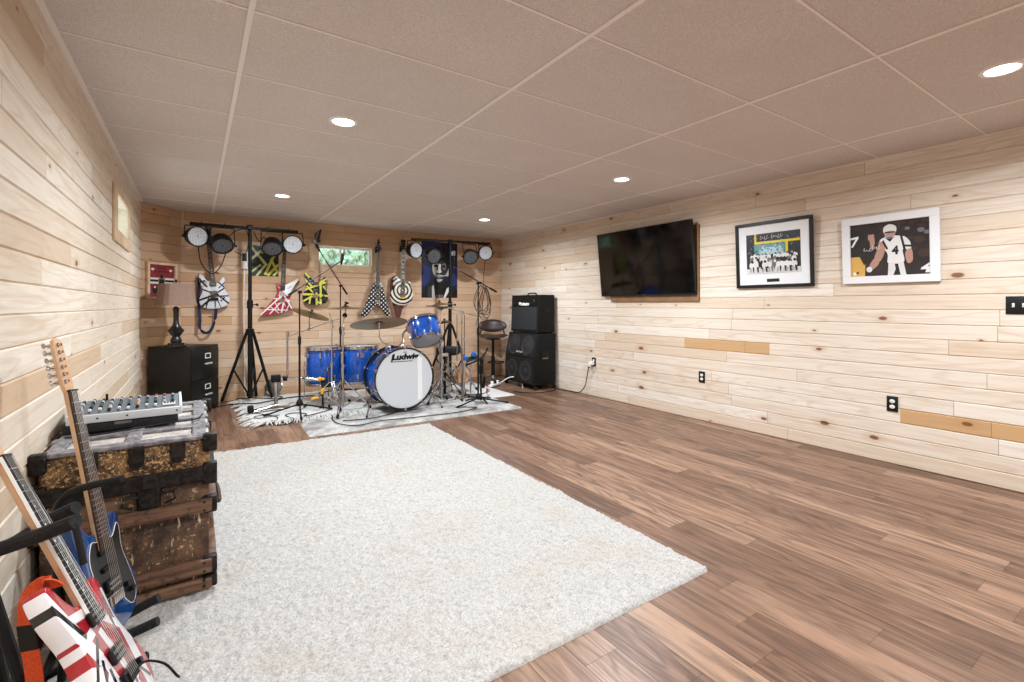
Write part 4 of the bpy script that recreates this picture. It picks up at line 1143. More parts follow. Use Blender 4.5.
# ride on a rod from the bass drum
rn = V((.03, .13, 1)).normalized()
ride = cymbal('largest bronze cymbal, flat above the bass drum left of the rack tom', (1.765, 5.40, 1.018), (.0, .26, 1), .325)
B = V((1.86, 5.38, .76)); t = thing('cymbal_rod', 'thin chrome rod holding the largest cymbal on the bass drum shell', 'cymbal stand', B)
mb = MB(); mb.tube([(1.86, 5.38, .755), (1.80, 5.395, .80), (1.766, 5.40, .85), (1.763, 5.398, 1.068)], .006, 10); mb.build('rod', CHROME, t, B)
mb = MB(); mb.cyl((1.86, 5.38, .752), (1.86, 5.38, .79), .016, seg=12); mb.build('rod_clamp', CHROME, t, B)
# left crash, steeply tilted
crash = cymbal('bronze crash cymbal tilted steeply to the right behind the black microphone stand', (1.144, 6.01, 1.120), (.36, .14, 1), .218)
cym_stand('chrome cymbal stand under the steeply tilted crash cymbal', 1.315, 5.72, .046, 1.10, .6, tip=(1.29, 5.73, 1.13))
B = V((1.315, 5.72, 1.09)); 
# boom for that crash
t = thing('cymbal_boom', 'slim chrome boom arm reaching left under the tilted crash cymbal', 'cymbal stand', V((1.315, 5.735, 1.04)))
Bq = V((1.315, 5.735, 1.04)); mb = MB(); mb.tube([(1.40, 5.73, 1.06), (1.315, 5.735, 1.04), (.895, 5.965, .862)], .006, 10); mb.build('boom_rod', CHROME, t, Bq)
mb = MB(); mb.tube([(1.095, 5.86, .955), (1.115, 5.96, 1.06), (1.155, 6.012, 1.15)], .005, 8); mb.box((1.095, 5.857, .947), (.035, .03, .03), bev=.006); mb.box((1.10, 5.84, .985), (.012, .012, .05), (0, .5, 0), bev=.004); mb.build('boom_tilter', CHROME, t, Bq)
# flat thin cymbal seen edge-on
cymbal('thin bronze cymbal seen edge-on below the high window', (1.54, 6.0, 1.188), (.0, .03, 1), .225)
cym_stand('tall chrome cymbal stand in front of the two floor toms', 1.385, 5.50, .018, 1.03, 2.2, spread=.32, hub=.38, tip=(1.40, 5.52, 1.10))
B = V((1.54, 6.0, 1.06)); t = thing('cymbal_boom', 'short chrome boom with black clamp holding the thin edge-on cymbal', 'cymbal stand', V((1.385, 5.50, 1.04))); Bq = V((1.385, 5.50, 1.04))
mb = MB(); mb.tube([(1.40, 5.53, 1.06), (1.50, 5.87, 1.10), (1.538, 5.99, 1.14), (1.54, 6.0, 1.24)], .0065, 10); mb.build('boom_rod', CHROME, t, Bq)
mb = MB(); mb.ball((1.50, 5.87, 1.10), .03, seg=12); mb.box((1.555, 6.0, 1.252), (.05, .03, .022), (0, .4, 0), bev=.006); mb.build('boom_clamp', BLACKPL, t, Bq)

# hi-hats and splash on the right
hx, hy = 2.70, 5.76
cymbal('upper bronze hi-hat cymbal in front of the portrait poster, slightly tilted', (hx - .005, hy, 1.232), (-.10, .05, 1), .205)
c2 = cymbal('lower bronze hi-hat cymbal just under the upper one', (hx + .01, hy, 1.196), (-.06, .04, -1), .20)
B = V((hx, hy, .018)); t = thing('hi_hat_stand', 'chrome hi-hat stand with pedal right of the bass drum', 'cymbal stand', B)
legs3(t, B, (hx, hy, .36), .28, .018, .4, double=True, brace=.10)
post(t, B, (hx, hy, .06), (hx, hy, .66), .0125, name='lower_tube', collar=.97); post(t, B, (hx, hy, .64), (hx, hy, 1.16), .009, name='upper_tube', collar=.97)
mb = MB(); mb.cyl((hx, hy, 1.14), (hx - .012, hy, 1.36), .0035, seg=8); mb.build('pull_rod', CHROME, t, B)
mb = MB(); mb.box((hx + .01, hy - .02, .09), (.09, .30, .016), (.28, 0, .2), bev=.004); mb.box((hx + .02, hy - .03, .03), (.10, .33, .02), (0, 0, .2), bev=.004); mb.build('pedal', STEEL, t, B)
cymbal('small bronze splash cymbal tucked behind the rack tom', (2.86, 5.95, .985), (-.12, .1, 1), .125)
B = V((2.86, 5.97, .05)); t = thing('splash_stand', 'thin black upright holding the small splash cymbal behind the rack tom', 'cymbal stand', B)
legs3(t, B, (2.86, 5.97, .30), .24, .013, 1.2, BLACK, brace=.1); post(t, B, (2.86, 5.97, .08), (2.86, 5.955, 1.03), .008, BLACK, collar=.6)

# boom stand and chrome rack on the right
B = V((3.07, 5.85, .013)); t = thing('boom_stand', 'chrome boom stand with a long arm in front of the coiled cable', 'cymbal stand', B)
legs3(t, B, (3.07, 5.85, .36), .27, .013, .2, double=True, brace=.1)
post(t, B, (3.07, 5.85, .06), (3.07, 5.85, .62), .012, name='lower_tube', collar=.97); post(t, B, (3.07, 5.85, .6), (3.07, 5.85, 1.12), .009, name='upper_tube', collar=.75)
mb = MB(); mb.tube([(2.80, 5.82, 1.20), (3.07, 5.85, 1.125), (3.50, 5.88, 1.035)], .0075, 10); mb.ball((3.50, 5.88, 1.035), .014, seg=10); mb.build('boom_rod', CHROME, t, B)
mb = MB(); mb.box((3.07, 5.85, 1.125), (.05, .04, .05), bev=.01); mb.cyl((3.07, 5.82, 1.125), (3.07, 5.78, 1.125), .008, seg=8); mb.box((2.83, 5.825, 1.19), (.05, .04, .04), bev=.01); mb.build('boom_clamp', CHROME, t, B)
for k, (dx, top) in enumerate(((-.07, 1.10), (.045, 1.09))):
    mb = MB(); mb.tube([(3.07 + dx, 5.86, top), (3.07 + dx, 5.86, .46)], .0065, 8); mb.box((3.07 + dx, 5.86, .75), (.022, .022, .04), bev=.004); mb.build('hanging_rod', CHROME, t, B)
# blue clamped pad low on the right
B = V((3.02, 5.55, .013)); t = thing('percussion_pad_stand', 'low chrome stand with black pad and blue clamps right of the bass drum', 'stand', B)
post(t, B, (2.90, 5.50, .03), (2.94, 5.53, .52), .022, name='leaning_tube', collar=.9)
post(t, B, (3.06, 5.58, .03), (3.06, 5.58, .44), .010, name='support_rod')
mb = MB(); mb.box((3.06, 5.56, .495), (.26, .15, .03), (.25, -.25, .1), bev=.008, seg=2); mb.build('pad', BLACKPL, t, B)
mb = MB(); mb.box((2.95, 5.52, .53), (.055, .05, .06), bev=.01); mb.box((3.10, 5.57, .565), (.06, .05, .07), (0, .4, 0), bev=.01); mb.build('clamp', BLUEPL, t, B)
mb = MB(); mb.box((2.97, 5.52, .024), (.26, .10, .018), (0, 0, .15), bev=.004); mb.build('base_plate', STEEL, t, B)
# wood snare lying behind it
WSH = speck('maple_shell', '#a9713f', '#8d5a30', 22, .35, .05)
t = thing('wooden_snare_drum', 'small brown wooden snare drum with chrome rims on its side behind the pad stand', 'drum', (3.15, 6.05, .22), Rz((-.35, -1, .25)))
mb = MB(); mb.lathe([(.115, 0), (.12, .004), (.12, .136), (.115, .14)], seg=40); mb.build('shell', WSH, t)
for zz, nm in ((.14, 'top_hoop'), (0, 'bottom_hoop')): mb = MB(); mb.torus((0, 0, zz), (0, 0, 1), .126, .007, 40, 8); mb.build(nm, CHROME, t)
mb = MB(); mb.disc((0, 0, .139), (0, 0, 1), .12, 40); mb.build('top_head', speck('natural_skin', '#c2976a', '#b58658', 20, .5, 0), t)
mb = MB(); mb.disc((0, 0, .001), (0, 0, -1), .12, 40); mb.build('bottom_head', HEAD, t)
for k in range(6):
    q = 2 * PI * k / 6; mb = MB(); mb.box(((.128) * math.cos(q), .128 * math.sin(q), .07), (.02, .02, .09), (0, 0, q), bev=.005); mb.build('lug', CHROME, t)
# throne
t = thing('drum_throne', 'round black drum throne behind the bass drum', 'stool', (3.03, 6.20, .013))
mb = MB(); mb.lathe([(0, .50), (.15, .50), (.17, .52), (.175, .56), (.165, .60), (.12, .615), (0, .615)], seg=36); mb.build('seat', FOAM, t)
mb = MB(); mb.cyl((0, 0, .10), (0, 0, .51), .014, seg=12); mb.build('post', CHROME, t)
for k in range(3):
    q = .3 + 2.094 * k; u = V((math.cos(q), math.sin(q), 0)); mb = MB(); mb.tube([V((0, 0, .34)), u * .26 + V((0, 0, .018))], .009, 8); mb.tube([V((0, 0, .14)), u * .15 + V((0, 0, .155))], .006, 8); l = mb.build('leg', CHROME, t)
    mb = MB(); mb.tube([u * .24 + V((0, 0, .04)), u * .268 + V((0, 0, .012))], [.013, .014], 10); mb.build('rubber_foot', RUBBER, l)

# low rack bar on the left, with yellow clamps, and bits of hardware
B = V((.77, 6.02, .04)); t = thing('percussion_rack', 'low chrome rack bar with black clamps and yellow grips left of the floor toms', 'stand', B)
post(t, B, (.77, 6.02, .052), (.77, 6.02, .40), .022, name='rack_post')
mb = MB(); mb.tube([(.77, 6.02, .385), (1.02, 5.93, .375), (1.26, 5.82, .345)], .019, 12); mb.build('rack_bar', CHROME, t, B)
post(t, B, (.885, 5.99, .38), (.885, 5.985, .905), .011, name='upright_rod', collar=.98)
mb = MB(); mb.box((.77, 6.02, .385), (.10, .075, .085), bev=.012, seg=2); mb.box((.86, 5.985, .385), (.05, .06, .06), bev=.01); mb.build('rack_clamp', BLACKPL, t, B)
mb = MB(); mb.box((1.235, 5.83, .35), (.05, .09, .06), bev=.01); mb.box((1.28, 5.80, .30), (.13, .07, .06), bev=.015, seg=2); mb.cyl((1.235, 5.82, .35), (1.235, 5.82, .05), .011, seg=10); mb.build('rack_clamp', BLACKPL, t, B)
for c, s, r_ in (((1.205, 5.77, .375), (.085, .04, .03), (0, .1, .1)), ((1.20, 5.66, .25), (.03, .03, .07), (0, .3, 0)), ((1.12, 5.66, .18), (.09, .035, .022), (0, -.1, .1))):
    mb = MB(); mb.box(c, s, r_, bev=.010, seg=2); mb.build('grip', YELLOW, t, B)
mb = MB(); mb.tube([(1.21, 5.66, .22), (1.225, 5.80, .33)], .008, 8); mb.tube([(1.13, 5.66, .17), (1.20, 5.66, .22)], .008, 8); mb.tube([(1.20, 5.66, .22), (1.21, 5.66, .05)], .009, 8); mb.build('linkage', BLACKPL, t, B)
mb = MB(); mb.box((.77, 6.02, .049), (.26, .16, .015), (0, 0, -.3), bev=.004); mb.build('base_plate', STEEL, t, B)
B = V((.62, 5.93, .04)); t = thing('bass_pedal', 'chrome and black drum pedal lying on the fluffy rug', 'pedal', B)
mb = MB(); mb.box((.64, 5.93, .055), (.30, .085, .012), (0, 0, .12), bev=.003); mb.build('base_plate', STEEL, t, B)
mb = MB(); mb.box((.66, 5.932, .085), (.25, .07, .010), (0, -.16, .12), bev=.003); mb.build('footboard', CHROME, t, B)
mb = MB(); mb.box((.505, 5.91, .085), (.06, .085, .075), bev=.014, seg=2); mb.build('heel_block', BLACKPL, t, B)
t = thing('chrome_hoop', 'small round chrome drum part leaning against the back wall by the tripod', 'drum part', (.86, 6.93, .1525), Rz((-.5, -1, .25)))
mb = MB(); mb.torus((0, 0, 0), (0, 0, 1), .105, .008, 36, 8); mb.build('rim', CHROME, t)
mb = MB(); mb.lathe([(0, .045), (.03, .04), (.035, .005), (.1, -.004)], seg=28); mb.build('center_disc', STEEL, t)
for k in range(6):
    q = PI * k / 3; mb = MB(); mb.box((.103 * math.cos(q), .103 * math.sin(q), .006), (.016, .016, .022), (0, 0, q), bev=.003); mb.build('claw', BLACKPL if k % 2 else CHROME, t)

# ------------------------------------------------------------------ microphone stands
def mic_stand(label, x, y, z0, ztop, b0, b1, a0, legr=.33, legs=None):
    B = V((x, y, z0)); t = thing('microphone_stand', label, 'microphone stand', B)
    mb = MB(); mb.cyl((x, y, z0 + .045), (x, y, ztop * .6), .0115, seg=12); mb.build('lower_tube', BLACK, t, B)
    mb = MB(); mb.cyl((x, y, ztop * .58), (x, y, ztop), .008, seg=12); mb.build('upper_tube', BLACK, t, B)
    mb = MB(); mb.lathe([(.012, -.05), (.017, -.045), (.018, .03), (.012, .05)], Matrix.Translation((x, y, ztop * .6)), 14); mb.build('height_clutch', BLACKPL, t, B)
    mb = MB(); mb.lathe([(.014, -.02), (.034, -.014), (.036, .02), (.022, .05), (.013, .06)], Matrix.Translation((x, y, z0 + .06)), 18, cap0=True); mb.build('hub', BLACKPL, t, B)
    for k in range(3):
        q = a0 + 2 * PI * k / 3
        if legs: q, legr = math.radians(legs[k][0]), legs[k][1]
        u = V((math.cos(q), math.sin(q), 0)); c = V((x, y, 0))
        mb = MB(); mb.tube([c + u * .03 + V((0, 0, z0 + .06)), c + u * legr + V((0, 0, z0 + .014))], .0095, 10); l = mb.build('leg', BLACK, t, B)
        mb = MB(); mb.tube([c + u * (legr - .035) + V((0, 0, z0 + .020)), c + u * (legr + .01) + V((0, 0, z0 + .0135))], .013, 10); mb.build('rubber_foot', RUBBER, l, B)
    mb = MB(); mb.ball((x, y, ztop), .020, seg=12); mb.cyl((x, y - .03, ztop), (x, y + .03, ztop), .013, seg=12); mb.cyl((x, y - .03, ztop), (x, y - .06, ztop), .006, seg=8); mb.box((x, y - .062, ztop), (.03, .012, .03), bev=.004); mb.build('boom_clutch', BLACKPL, t, B)
    mb = MB(); mb.tube([b0, b1], .0065, 10); bo = mb.build('boom', BLACK, t, B)
    d = (V(b1) - V(b0)).normalized(); mb = MB(); mb.tube([V(b0), V(b0) + d * .11], .0125, 12); mb.build('counterweight', BLACK, bo, B)
    return t
def mic(label, p, d, cap=BLACKPL):
    t = thing('microphone', label, 'microphone', p, Rz(d))
    mb = MB(); mb.lathe([(0, 0), (.010, .0), (.012, .01), (.017, .115), (.019, .125)], seg=18); mb.build('handle', BLACKPL, t)
    mb = MB(); mb.lathe([(.019, .125), (.026, .13), (.026, .136), (.025, .15), (.022, .17), (.013, .185), (0, .189)], seg=18); mb.build('grille', STEEL, t)
    mb = MB(); mb.lathe([(.0155, .055), (.0185, .056), (.0195, .09), (.017, .092)], seg=18); mb.build('clip', RUBBER, t)
    return t
mic_stand('black microphone stand in front of the left floor tom with boom rising to the right', .987, 5.82, .040, 1.372, (.87, 5.83, 1.335), (1.435, 5.80, 1.745), 0, .35, [(205, .41), (262, .55), (325, .36)])
mic('black microphone at the upper end of the front left boom', (1.437, 5.79, 1.70), (.12, -.1, 1))
mic_stand('black microphone stand behind the floor toms with boom rising to the left', 1.616, 6.55, .040, 1.482, (1.703, 6.55, 1.37), (1.352, 6.55, 1.935), .5, .28)
mic('black microphone on the boom before the left end of the high window', (1.355, 6.545, 1.925), (-.3, -.25, .45))
mic_stand('black microphone stand at the drum rug right front, coiled cable on its boom', 2.92, 5.13, .013, 1.497, (3.18, 5.12, 1.392), (2.545, 5.14, 1.70), 3.5, .37)
mic('black microphone at the raised left end of the right boom', (2.575, 5.132, 1.69), (-.05, -.15, 1))
# second short stand folded on the same spot
mb = MB(); B = V((2.99, 5.18, .013)); t = thing('short_microphone_stand', 'short black folded stand leaning beside the right microphone stand', 'microphone stand', B)
mb.cyl((2.99, 5.18, .03), (2.985, 5.18, .50), .012, seg=12); mb.build('tube', BLACK, t, B)
mb = MB(); mb.tube(spline([(2.985, 5.18, .50), (2.99, 5.19, .55), (3.05, 5.2, .60), (3.1, 5.2, .68)], 5), .012, 10); mb.box((2.985, 5.17, .42), (.05, .05, .12), bev=.01); mb.build('gooseneck', BLACKPL, t, B)
mb = MB(); mb.box((3.0, 5.19, .45), (.03, .03, .2), (.1, .1, 0), bev=.006); mb.box((3.03, 5.18, .25), (.035, .03, .14), (0, .15, 0), bev=.006); mb.build('clamp', BLACKPL, t, B)
for q in (.4, 2.5, 4.6):
    u = V((math.cos(q), math.sin(q), 0)); mb = MB(); mb.tube([V((2.99, 5.18, .07)), V((2.99, 5.18, .026)) + u * .2], .009, 8); mb.build('leg', BLACK, t, B)
# coiled cable hung over that boom
CAB = M('grey_cable', '#5f5048', .6).m
mb = MB()
random.seed(11)
for k in range(7):
    cx_ = 2.985 + random.uniform(-.03, .06); w = random.uniform(.05, .095); top = 1.487 - (cx_ - 2.92) * .41; bot = random.uniform(1.02, 1.16)
    yy = 5.085 + .009 * k
    pts = [(cx_ + w * math.sin(2 * PI * j / 24) * (1 - .35 * math.cos(2 * PI * j / 24)), yy + .006 * math.sin(4 * PI * j / 24), (top + bot) / 2 + (top - bot) / 2 * math.cos(2 * PI * j / 24)) for j in range(24)]
    mb.tube(pts, .0042, 6, closed=True, m=k % 2)
o = mb.build('coiled_cable', [CAB, RUBBER]); tag(o, 'bundle of coiled cable hanging from the right microphone boom', 'cable')

# ------------------------------------------------------------------ T-bar stage light stands
def light_stand(label, x, y, z0, b0, b1, hub, legs, zb):
    B = V((x, y, z0)); t = thing('lighting_stand', label, 'light stand', B)
    mb = MB(); mb.cyl((x, y, z0 + .05), (x, y, 1.25), .026, seg=16); mb.build('lower_pole', BLACK, t, B)
    mb = MB(); mb.cyl((x, y, 1.2), (x, y, zb + .03), .021, seg=16); mb.build('upper_pole', BLACK, t, B)
    mb = MB(); mb.lathe([(.022, -.05), (.034, -.045), (.034, .05), (.022, .055)], Matrix.Translation((x, y, 1.23)), 18); mb.cyl((x, y, 1.23), (x + .07, y - .02, 1.23), .007, seg=8); mb.ball((x + .075, y - .022, 1.23), .018, seg=10); mb.build('height_lock', BLACKPL, t, B)
    mb = MB(); mb.lathe([(.022, -.03), (.045, -.026), (.045, .03), (.022, .034)], Matrix.Translation((x, y, hub)), 18); mb.build('leg_hub', BLACKPL, t, B)
    mb = MB(); mb.lathe([(.022, -.03), (.038, -.026), (.038, .02), (.022, .024)], Matrix.Translation((x, y, z0 + .10)), 18); mb.build('lower_collar', BLACKPL, t, B)
    for (fx, fy) in legs:
        u = V((fx - x, fy - y, 0)); f = V((fx, fy, z0 + .018))
        mb = MB(); a = V((x, y, hub)) + u.normalized() * .035; mb.tube([a, f], .018, 10)
        mid = a.lerp(f, .55); mb.tube([V((x, y, z0 + .10)) + u.normalized() * .025, mid], .011, 8); l = mb.build('leg', BLACK, t, B)
        mb = MB(); d = (f - a).normalized(); mb.tube([f - d * .05, f + d * .008], .018, 10); mb.build('rubber_foot', RUBBER, l, B)
    mb = MB(); d = (V(b1) - V(b0)); mb.box((V(b0) + V(b1)) / 2, (d.length, .035, .03), frame((0, 1, 0), (0, 0, 1)) if False else (0, -math.atan2(d.z, d.x), 0), bev=.004)
    for k in range(5): p = V(b0).lerp(V(b1), (k + .5) / 5); mb.cyl(p + V((0, 0, .01)), p + V((0, 0, .03)), .006, seg=8)
    mb.build('cross_bar', BLACK, t, B)
    mb = MB(); mb.box((x, y, zb), (.06, .06, .06), bev=.008); mb.build('bar_socket', BLACKPL, t, B)
    return t
light_stand('black tripod light stand left of the drums with a crossbar of four stage lights', .560, 6.62, .040, (-.052, 6.62, 2.17), (1.104, 6.62, 2.168), .905, [(.285, 6.86), (.80, 6.78), (.62, 6.30)] if False else [(.275, 6.80), (.815, 6.74), (.66, 6.96)], 2.175)
light_stand('black tripod light stand behind the drums with a crossbar in front of the portrait poster', 3.235, 6.55, .012, (2.608, 6.55, 2.185), (3.946, 6.55, 2.215), .905, [(2.93, 6.74), (3.53, 6.40), (3.30, 6.90)], 2.195)
LEDW = M('led_panel_pale', '#d9dce0', .35)
x, y, z = LEDW.xyz(); d, _c = LEDW.voronoi(LEDW.vec(x * 62, y * 62), 1., .15); LEDW.color(LEDW.mix(d.lt(.30), '#a9acb2', '#eceef0')); LEDW = LEDW.m
LEDD = M('led_panel_dark', '#4a4a4c', .35)
x, y, z = LEDD.xyz(); d, _c = LEDD.voronoi(LEDD.vec(x * 62, y * 62), 1., .15); LEDD.color(LEDD.mix(d.lt(.30), '#2c2c2e', '#7c7c80')); LEDD = LEDD.m
def par(label, c, n, yoke_top, lens):
    B = V(c); t = thing('stage_light', label, 'stage light', B)
    n = V(n).normalized(); Rm = Rz(n); T = Matrix.Translation(B) @ Rm.to_4x4()
    mb = MB(); mb.lathe([(0, -.13), (.06, -.13), (.095, -.11), (.112, -.05), (.116, .012), (.118, .022), (.106, .024), (.104, .012)], T, 36); mb.build('housing', BLACKPL, t, B)
    o = MB(); o.lathe([(.104, .010), (0, .011)], None, 36); le = o.build('led_panel', lens, t); le.rotation_euler = Rm.to_euler()
    mb = MB(); mb.lathe([(.0, .0135), (.006, .0135), (.007, .011)], T, 12); mb.build('center_screw', BLACKPL, t, B)
    yt = V(yoke_top); xa = V((1, 0, 0))
    mb = MB()
    for s in (-1, 1): mb.tube([B + xa * s * .124, B + xa * s * .124 + V((0, 0, .05)), V((B.x + s * .117, yt.y, yt.z - .012))], .0065, 8)
    mb.tube([V((B.x - .117, yt.y, yt.z - .012)), V((B.x + .117, yt.y, yt.z - .012))], .0065, 8); mb.tube([V((B.x, yt.y, yt.z - .012)), V((B.x, yt.y, yt.z))], .012, 8); mb.build('yoke', BLACK, t, B)
    for s in (-1, 1): mb = MB(); mb.cyl(B + xa * s * .11, B + xa * s * .147, .016, seg=12); mb.build('tilt_knob', BLACKPL, t, B)
    return t
par('leftmost stage light of the left crossbar, pale lens facing right', (.022, 6.60, 2.02), (.42, -1, -.12), (.022, 6.62, 2.158), LEDW)
par('dark stage light left of the pole on the left crossbar, pointing down', (.272, 6.58, 1.935), (.15, -.72, -.68), (.272, 6.62, 2.158), LEDD)
par('dark stage light right of the pole on the left crossbar, over the square poster', (.800, 6.58, 1.935), (-.1, -.72, -.68), (.800, 6.62, 2.158), LEDD)
par('rightmost stage light of the left crossbar, pale lens', (1.040, 6.60, 2.00), (-.12, -1, -.2), (1.040, 6.62, 2.158), LEDW)
par('leftmost stage light of the right crossbar, pale lens beside the bullseye guitar', (2.672, 6.53, 2.022), (.25, -1, -.15), (2.672, 6.55, 2.172), LEDW)
par('dark stage light hanging in front of the portrait poster', (2.952, 6.51, 1.955), (.0, -.9, -.35), (2.952, 6.55, 2.178), LEDD)
par('dark stage light right of the portrait poster, pointing down', (3.565, 6.51, 1.975), (-.3, -.9, -.45), (3.565, 6.55, 2.19), LEDD)
par('rightmost stage light of the right crossbar, pale lens', (3.850, 6.53, 2.06), (-.25, -1, -.2), (3.850, 6.55, 2.20), LEDW)
def cable(label, pts, r=.004, mat=RUBBER, n=8, nm='cable'):
    mb = MB(); mb.tube(spline(pts, n), r, 6); return tag(mb.build(nm, mat), label, 'cable')
cable('black cable looping between the two left stage lights of the left crossbar', [(.03, 6.63, 1.93), (.06, 6.65, 1.72), (.16, 6.66, 1.60), (.25, 6.65, 1.68), (.31, 6.64, 1.86)], .006)
cable('black cable looping behind the left light stand pole', [(.31, 6.66, 2.02), (.42, 6.68, 2.13), (.52, 6.68, 2.15), (.55, 6.67, 2.0), (.50, 6.66, 1.84), (.40, 6.66, 1.88)], .005)
cable('black cable between the light stand pole and the dark light over the square poster', [(.60, 6.65, 2.14), (.66, 6.66, 2.02), (.72, 6.65, 2.08), (.74, 6.64, 2.0)], .006)
cable('black cable drooping between the two right stage lights', [(3.60, 6.56, 2.02), (3.70, 6.58, 1.99), (3.76, 6.57, 2.05)], .006)
cable('thin black cable hanging from the rightmost stage light down to the coiled cable', [(3.86, 6.56, 2.0), (3.85, 6.57, 1.8), (3.83, 6.58, 1.5), (3.80, 6.60, 1.2), (3.72, 6.62, .9)], .005)
mb = MB(); mb.box((.53, YB - .03, 1.80), (.07, .05, .22), bev=.006); mb.box((.53, YB - .058, 1.84), (.05, .006, .10), m=1)
o = mb.build('power_adapter', [WHITE, BLACKPL]); tag(o, 'pale power box on the back wall behind the left light stand pole', 'power box')
cable('white cable running down the back wall behind the left light stand', [(.53, YB - .02, 1.70), (.52, YB - .018, 1.2), (.53, YB - .018, .6), (.53, YB - .03, .10)], .009, WHITE)

# double-post chrome stand right of the bass drum
B = V((2.56, 5.42, .018)); t = thing('tom_stand', 'chrome and black double-post drum stand right beside the bass drum', 'stand', B)
legs3(t, B, (2.56, 5.42, .32), .26, .018, -.6, double=True, brace=.1)
post(t, B, (2.56, 5.42, .07), (2.56, 5.42, .80), .014, name='lower_tube', collar=.55)
post(t, B, (2.615, 5.44, .10), (2.615, 5.44, .62), .016, BLACK, name='black_tube', collar=.9)
mb = MB(); mb.tube([(2.56, 5.42, .74), (2.54, 5.40, .80), (2.47, 5.40, .84)], .010, 10); mb.box((2.56, 5.42, .73), (.05, .045, .06), bev=.008); mb.box((2.60, 5.43, .60), (.11, .04, .045), bev=.008); mb.build('tom_arm', CHROME, t, B)
for s_, zz in ((1, .46), (-1, .38)):
    mb = MB(); mb.tube(spline([(2.58, 5.42, zz), (2.70, 5.44, zz + .05), (2.78, 5.46, zz - .02), (2.82, 5.48, zz - .14)], 6), .007, 8); mb.build('curved_rod', CHROME, t, B)
# ------------------------------------------------------------------ posters on the back wall
def flat(mb, pts, z, m): mb.poly(pts, z, m)
INK = M('poster_ink_black', '#0b0b0e', .35).m; INKB = M('poster_navy', '#141a33', .35).m; INKP = M('poster_violet_blue', '#232c63', .35).m
GR1 = M('print_grey_dark', '#2c2c30', .4).m; GR2 = M('print_grey_mid', '#6c6b6d', .4).m; GR3 = M('print_grey_light', '#b3b0ae', .4).m; GR4 = M('print_near_white', '#dcd9d6', .4).m
t = thing('portrait_poster', 'dark blue poster with a black-and-white portrait of a big-haired person, right of the bullseye guitar', 'poster', (3.292, YB - .0004, 1.793), FW(0))
mb = MB(); mb.box((0, 0, .0015), (.63, .895, .003)); mb.build('paper', INKB, t)
mb = MB(); z = .0032
def L(pts, m):
    global z
    z += .00012; mb.poly(pts, z, m)
L([(-.315, .2), (-.1, .30), (.05, .38), (.0, .447), (-.315, .447)], 2); L([(-.315, -.28), (-.2, -.22), (-.14, .02), (-.315, .1)], 2); L([(.2, -.3), (.315, -.2), (.315, .1), (.23, .05)], 2)
L(spline([(-.17, .10), (-.22, .2), (-.16, .33), (-.02, .39), (.13, .36), (.22, .24), (.2, .08), (.16, -.08), (.1, .0), (-.05, .02), (-.12, -.06)], 5, True), 0)
L([(-.315, -.447), (-.315, -.33), (-.2, -.22), (-.1, -.16), (.1, -.16), (.22, -.24), (.315, -.34), (.315, -.447)], 0)
L(spline([(-.135, .10), (-.14, .0), (-.11, -.10), (-.05, -.19), (.03, -.20), (.09, -.12), (.12, .0), (.12, .10), (.03, .155), (-.08, .15)], 5, True), 3)
L(spline([(-.125, .09), (-.13, .0), (-.10, -.08), (-.06, -.05), (-.05, .04), (-.03, .10), (-.08, .13)], 5, True), 5)
L(spline([(-.02, .09), (-.035, .0), (-.06, -.03), (-.02, -.05), (.03, -.035), (.015, .02), (.02, .09)], 5, True), 6)
L(spline([(.04, .10), (.05, .02), (.09, .0), (.11, .05), (.10, .11)], 5, True), 4)
L(spline([(-.11, .07), (-.06, .085), (-.03, .06), (-.06, .045), (-.1, .05)], 4, True), 0); L(spline([(.03, .06), (.06, .08), (.10, .06), (.08, .04), (.05, .045)], 4, True), 0)
L(spline([(-.06, -.04), (-.02, -.052), (.03, -.04), (.0, -.065), (-.04, -.06)], 4, True), 0)
L(spline([(-.09, -.085), (-.02, -.075), (.06, -.09), (.0, -.12), (-.06, -.115)], 4, True), 5); L([(-.08, -.1), (.055, -.1), (.05, -.105), (-.075, -.106)], 0)
L(spline([(-.06, -.15), (.0, -.145), (.05, -.155), (.0, -.19), (-.04, -.185)], 4, True), 5)
L([(.03, -.095), (.16, -.065), (.162, -.075), (.032, -.105)], 6)
L(spline([(.12, -.10), (.165, -.07), (.185, .02), (.19, .12), (.17, .13), (.16, .05), (.13, -.03), (.10, -.08)], 4, True), 5)
L(spline([(.16, .02), (.2, .1), (.205, .19), (.185, .19), (.17, .12)], 4, True), 6)
L([(-.14, -.27), (-.11, -.24), (-.08, -.447), (-.14, -.447)], 5); L([(.12, -.3), (.17, -.26), (.18, -.31), (.1, -.447), (.06, -.447)], 6); L([(-.2, -.25), (-.15, -.28), (-.16, -.447), (-.22, -.447)], 3)
for k in range(6): L([(-.06 + .02 * k, -.40 - .006 * (k % 2)), (-.045 + .02 * k, -.395), (-.05 + .02 * k, -.44), (-.062 + .02 * k, -.44)], 4)
mb.build('portrait', [INK, INKB, INKP, GR1, GR2, GR3, GR4], t)

t = thing('square_poster', 'small square dark poster with yellow-green crossing stripes behind the left stage lights', 'poster', (.77, YB - .0004, 1.807), FW(0))
m = M('striped_poster_print', '#1d221e', .4)
stripes(m, '#1f2420', [('#b9bd84', [(-.16, .02, .0, .17, .014), (-.16, .18, .0, -.03, .016), (-.1, -.2, .02, -.03, .014), (-.16, -.15, -.05, -.05, .012), (-.04, .1, .06, .2, .010)]), ('#c9c64a', [(.0, -.18, .09, .04, .016), (.03, -.19, .16, -.04, .016), (.1, -.19, .16, -.12, .014), (.07, .03, .15, -.15, .014), (.09, .04, .13, .09, .012)])])
mb = MB(); mb.box((0, 0, .0015), (.325, .40, .003)); mb.build('paper', m, t)
t['label'] = 'small dark square poster with yellow-green crossing stripes behind the left stage lights'

